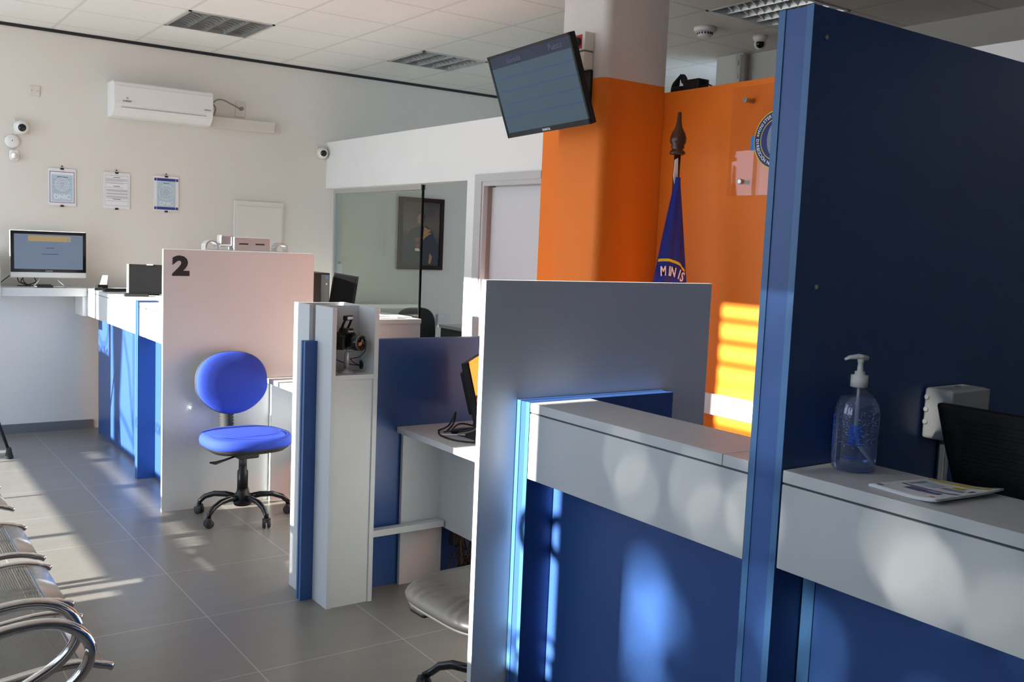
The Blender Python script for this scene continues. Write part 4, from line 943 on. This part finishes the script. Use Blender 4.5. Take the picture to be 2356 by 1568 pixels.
b = MB(); b.prism([(2.10, A0, 1.283), (2.10, A1, 1.283), (2.10, A1, .94), (2.10, A0-.115, .94), (2.10, A0-.03, 1.18)], (.03, 0, 0)); b.build('casing', M['black'], t, bevel=.008)
rb = MB()
for i in range(22): z = 1.25-.009*i; rb.box(2.096, 2.101, A1+.01, A0-.05-.1*(1.283-z)*2, z, z+.003)
rb.build('rear_ribs', M['black'], t)
bd = MB(); bd.add(ring_bm(.024, .003, 40, .001), M['black'], face_nx(2.099, 1.03, 1.195)); bd.build('round_badge', None, t)
B(2.13, 2.16, .93, 1.05, .752, 1.1).build('neck', M['blackm'], t); B(2.06, 2.28, .88, 1.10, .751, .765, bev=.004).build('foot', M['blackm'], t)
t = thing('office_desk', 'white desk hidden behind the nearest counter under the black monitor', 'desk', (2.2, .5, 0))
B(1.86, 2.55, -1.2, 1.303, .722, .75).build('desktop', M['white'], t); B(2.4, 2.42, -1.2, 1.303, .2, .722).build('modesty_panel', M['greyp'], t)
B(1.86, 2.5, 1.28, 1.30, 0, .722).build('side_panel', M['greyp'], t)
t = thing('office_desk', 'white desk behind the counter beside the grey partition', 'desk', (2.2, 1.8, 0))
B(1.90, 2.55, 1.398, 2.21, .722, .75).build('desktop', M['white'], t); B(2.5, 2.52, 1.398, 2.21, .2, .722).build('modesty_panel', M['greyp'], t)
B(1.90, 2.5, 1.40, 1.42, 0, .722).build('side_panel', M['greyp'], t)

# ================================================================== WAITING BENCH
def sprof(n=40):
    # seat + backrest profile in x,z ; s from front lip to top of the back
    P = [(.592, .412), (.588, .4145), (.580, .418), (.562, .425), (.530, .432), (.48, .434), (.40, .426), (.30, .414), (.21, .410), (.16, .425), (.125, .465), (.10, .53), (.07, .62), (.045, .72), (.03, .80), (.015, .83)]
    out = []; Q = [Vector((a, b_, 0)) for a, b_ in P]; Q = [Q[0]]+Q+[Q[-1]]
    for i in range(1, len(Q)-2):
        for k_ in range(4):
            u = k_/4; a, b_, c_, d_ = Q[i-1:i+3]; out.append(.5*((2*b_)+(c_-a)*u+(2*a-5*b_+4*c_-d_)*u*u+(3*b_-a-3*c_+d_)*u**3))
    out.append(Q[-2]); return [(p_.x, p_.y) for p_ in out]
SP = sprof()
bench = thing('waiting_bench', 'chrome and perforated steel waiting bench at the lower left', 'bench', (.35, 3.7, 0))
def steel_seat(y0, y1):
    s_ = thing('bench_seat_tmp', '', '', (0, 0, 0)); del s_['label']; del s_['category']
    bpy.data.objects.remove(s_)
    a = MB(); idx = len(SP)
    def strip_(i0, i1, m, ya, yb):
        for i in range(i0, i1):
            (xa, za), (xb, zb) = SP[i], SP[i+1]; f_ = a.poly([(xa, ya, za), (xb, ya, zb), (xb, yb, zb), (xa, yb, za)], m); 
    strip_(0, 16, M['steel'], y0, y1); strip_(16, idx-6, M['perf'], y0+.03, y1-.03); strip_(16, idx-6, M['steel'], y0, y0+.03); strip_(16, idx-6, M['steel'], y1-.03, y1); strip_(idx-6, idx-1, M['steel'], y0, y1)
    bmesh.ops.remove_doubles(a.bm, verts=a.bm.verts, dist=1e-5)
    for f_ in a.bm.faces: f_.smooth = True
    o = a.build('seat', None, bench, solid=.0022)
    for y in (y0, y1):
        pts = [(x+.0, y, z-.002) for x, z in SP[4:]]; pts = [(.610, y, .404), (.602, y, .409), (.590, y, .414)]+[p_ for p_ in pts if p_[0] < .58]
        MB().tube(pts, .011, M['chrome'], n=12, flat=1).build('side_rail', None, o)
for y0, y1 in ((2.70, 3.10), (3.225, 3.62), (3.735, 4.15), (4.45, 4.86)): steel_seat(y0, y1)
def loop(y):
    P = [(.02, .40), (.03, .52), (.10, .60), (.22, .640), (.34, .660), (.42, .655), (.475, .625), (.500, .580), (.490, .535), (.45, .49), (.38, .45), (.30, .41), (.24, .36), (.20, .33)]
    pts = []; Q = [Vector((a, y, b_)) for a, b_ in P]; Q = [Q[0]]+Q+[Q[-1]]
    for i in range(1, len(Q)-2):
        for k_ in range(5):
            u = k_/5; a, b_, c_, d_ = Q[i-1:i+3]; pts.append(.5*((2*b_)+(c_-a)*u+(2*a-5*b_+4*c_-d_)*u*u+(3*b_-a-3*c_+d_)*u**3))
    MB().tube(pts, .0145, M['chrome'], n=16).build('armrest', None, bench)
loop(2.44); loop(2.59)
fr = MB(); fr.box(.16, .22, 2.2, 5.0, .31, .37, bev=.01); fr.build('beam', M['chrome'], bench)
for y in (2.9, 4.6):
    l = MB(); l.tube([(.19, y, .32), (.16, y, .15), (.10, y, .045)], .02, None, n=10); l.tube([(-.12, y, .03), (.05, y, .055), (.30, y, .05), (.46, y, .03)], .02, None, n=10); l.build('leg', M['chrome'], bench)
    for x in (-.12, .46): MB().lathe([(.022, 0), (.02, .02), (.012, .03)], (x, y, 0), M['rubber'], n=12).build('rubber_foot', None, bench)
# leg of a black tripod stand at the far left
t = thing('tripod_stand', 'black tripod leg with a jointed foot at the left picture edge', 'tripod', (.62, 7.3, 0))
ap = Vector((.72, 7.45, .95))
for i, ft in enumerate((Vector((.972, 7.30, .035)), Vector((.45, 7.2, .035)), Vector((.72, 7.85, .035)))):
    MB().tube([ap, ft+(ap-ft)*.45], .013, None, n=10).build('leg', M['black'], t)
    MB().tube([ft+(ap-ft)*.45, ft+Vector((0, 0, .015))], .010, None, n=10).build('lower_leg', M['black'], t)
    MB().lathe([(.026, -.030), (.028, -.02), (.022, .0), (.016, .035), (.012, .045)], ft, M['rubber'], n=14).build('foot', None, t)
MB().tube([ap+Vector((0, 0, -.2)), ap+Vector((0, 0, .35))], .014, None, n=10).build('centre_post', M['black'], t)
B(.66, .78, 7.42, 7.48, 1.30, 1.40, bev=.01).build('head', M['black'], t)

# ================================================================== WINDOW LETTERING (its shadows fall on the counters)
up = lambda xs: (xs-FX-.05)*TAN
dc = MB(); wx = FX-.052
dc.add(ring_bm(.185, .012), M['navy'], face_nx(wx, 7.88, .915+up(1.7))); dc.add(ring_bm(.155, .010), M['navy'], face_nx(wx, 7.88, .915+up(1.7))); dc.add(disc_bm(.06), M['navy'], face_nx(wx, 7.88, .925+up(1.7)))
dc.bm.free(); dc = MB()
dc.add(ring_bm(.185, .012), M['navy'], face_nx(wx, 7.88, .915+up(1.7))); dc.add(ring_bm(.155, .010), M['navy'], face_nx(wx, 7.88, .915+up(1.7)))
dc.add(text_bm('DNIC', .14, .004), M['navy'], face_nx(wx, 7.88, .67+up(1.7)))
dc.add(text_bm('DIRECCIÓN', .085, .0015), M['navy'], face_nx(wx, 6.40, .375+up(1.66)))
dc.build('window_lettering', None, w3)
dc = MB()
dc.add(text_bm('CIO', .115, .003), M['navy'], face_nx(wx, 2.30, .45+up(1.66))); dc.add(text_bm('D', .13, .003), M['navy'], face_nx(wx, 2.172, .43+up(1.745)))
dc.add(text_bm('L', .13, .003), M['navy'], face_nx(wx, 2.25, .365+up(1.66))); dc.add(text_bm('D', .14, .003), M['navy'], face_nx(wx, 2.185, .333+up(1.745)))
dc.add(text_bm('O', .19, .012), M['navy'], face_nx(wx, 2.21, .80+up(1.66)))
for z, hw in ((1.31, .018), (1.20, .018), (1.09, .017), (.99, .006), (.76, .018)): dc.box(wx-.0005, wx+.0005, 2.36, 3.42, z+up(3.68)-hw, z+up(3.68)+hw, M['band'])
dc.build('window_lettering', None, w2)
# unseen outside: a tree, and a trunk shape added as shadow caster
random.seed(11)
t = thing('tree_shade_caster', 'leafy tree outside the front windows, seen only by its dappled shade', 'tree', (-15, .9, 0))
MB().tube([(-15, .9, -.1), (-15.05, .85, 2.2), (-14.95, .95, 4.4), (-15, .8, 6)], [.18, .15, .13, .1], None, n=12).build('trunk', M['bark'], t)
XT = -15.0
holes = []
for (x_, y_, z_, a, b_) in ((1.745, 1.80, .74, .03, .05), (1.745, 1.74, .66, .04, .04), (1.745, 1.81, .62, .03, .06), (1.745, 1.80, .50, .03, .05), (1.745, 1.73, .46, .03, .03),
        (1.645, 1.80, 1.08, .010, .03), (1.645, 1.75, 1.01, .012, .03), (1.645, 1.55, 1.06, .01, .03), (1.645, 1.50, 1.00, .012, .02), (1.645, 1.27, 1.09, .012, .02), (1.645, 1.02, 1.06, .015, .02), (1.645, .98, 1.02, .012, .02), (1.645, .86, 1.05, .012, .02), (1.645, .81, 1.00, .010, .02),
        (1.745, 1.26, .76, .012, .05), (1.745, 1.22, .62, .02, .04), (1.745, .98, .70, .02, .04), (1.745, .86, .60, .03, .04), (1.645, 1.35, 1.98, .02, .035), (1.645, 1.36, 1.78, .02, .04), (1.645, 1.35, 1.58, .02, .04), (1.645, 1.36, 1.40, .02, .035), (1.645, 1.35, 1.22, .02, .035), (1.645, 1.36, 1.05, .02, .03), (1.645, 1.35, .84, .016, .04), (1.645, 1.36, .66, .015, .035), (1.80, 1.25, 1.375, .008, .02)):
    holes.append((y_+.012*(x_-XT), z_+(x_-XT)*TAN, a, b_))
lf_ = MB()
for i in range(19000):
    y = random.uniform(.2, 2.24); z = random.uniform(5.0, 8.2); x = XT+random.uniform(-.5, .5)
    zz = z-(x-XT)*-TAN*0
    yy_ = y; ze = z+(x-XT)*TAN
    if any(((yy_-h[0])/(h[2]+.017))**2+((ze-h[1])/(h[3]+.017))**2 < 1 for h in holes): continue
    s_ = random.uniform(.035, .06); R_ = Matrix.Translation((x, y, z)) @ Euler((random.uniform(-.8, .8), 1.2+random.uniform(-.6, .6), random.uniform(-.8, .8))).to_matrix().to_4x4()
    lf_.poly([R_ @ Vector(p_) for p_ in ((-s_, 0, 0), (-.3*s_, .6*s_, 0), (s_, .3*s_, 0), (1.2*s_, 0, 0), (s_, -.3*s_, 0), (-.3*s_, -.6*s_, 0))])
o = lf_.build('foliage', M['leaf'], t)
t = thing('tree_shade_caster', 'unseen trunk-shaped caster added outside the glazed front for its shadow', 'tree', (-6, 7.45, 0))
k_ = (1.7+6)*TAN; yo = .012*7.7
MB().tube([(-6, 7.40+yo, -.1), (-6, 7.40+yo, 1.2+k_-1), (-6, 7.40+yo, .35+k_), (-6, 7.385+yo, .8+k_), (-6, 7.38+yo, 1.2+k_), (-6, 7.4+yo, 2.2+k_)], [.10, .10, .09, .15, .17, .2], None, n=14).build('trunk', M['bark'], t)  # added stand-in for the unknown caster of the person-like shadow
b = MB(); b.tube([(-6, 7.20+yo, .86+k_), (-6, 7.05+yo, .62+k_), (-6, 6.93+yo, .2+k_)], .014, None, n=8); b.tube([(-6, 7.35+yo, .3+k_), (-6, 7.15+yo, .22+k_), (-6, 6.93+yo, .12+k_)], .014, None, n=8); b.tube([(-6, 6.92+yo, .95+k_), (-6, 6.92+yo, .05+k_)], .012, None, n=8); b.build('caster_rod', M['bark'], t)  # thin rods added to cast the tripod-like shadow lines
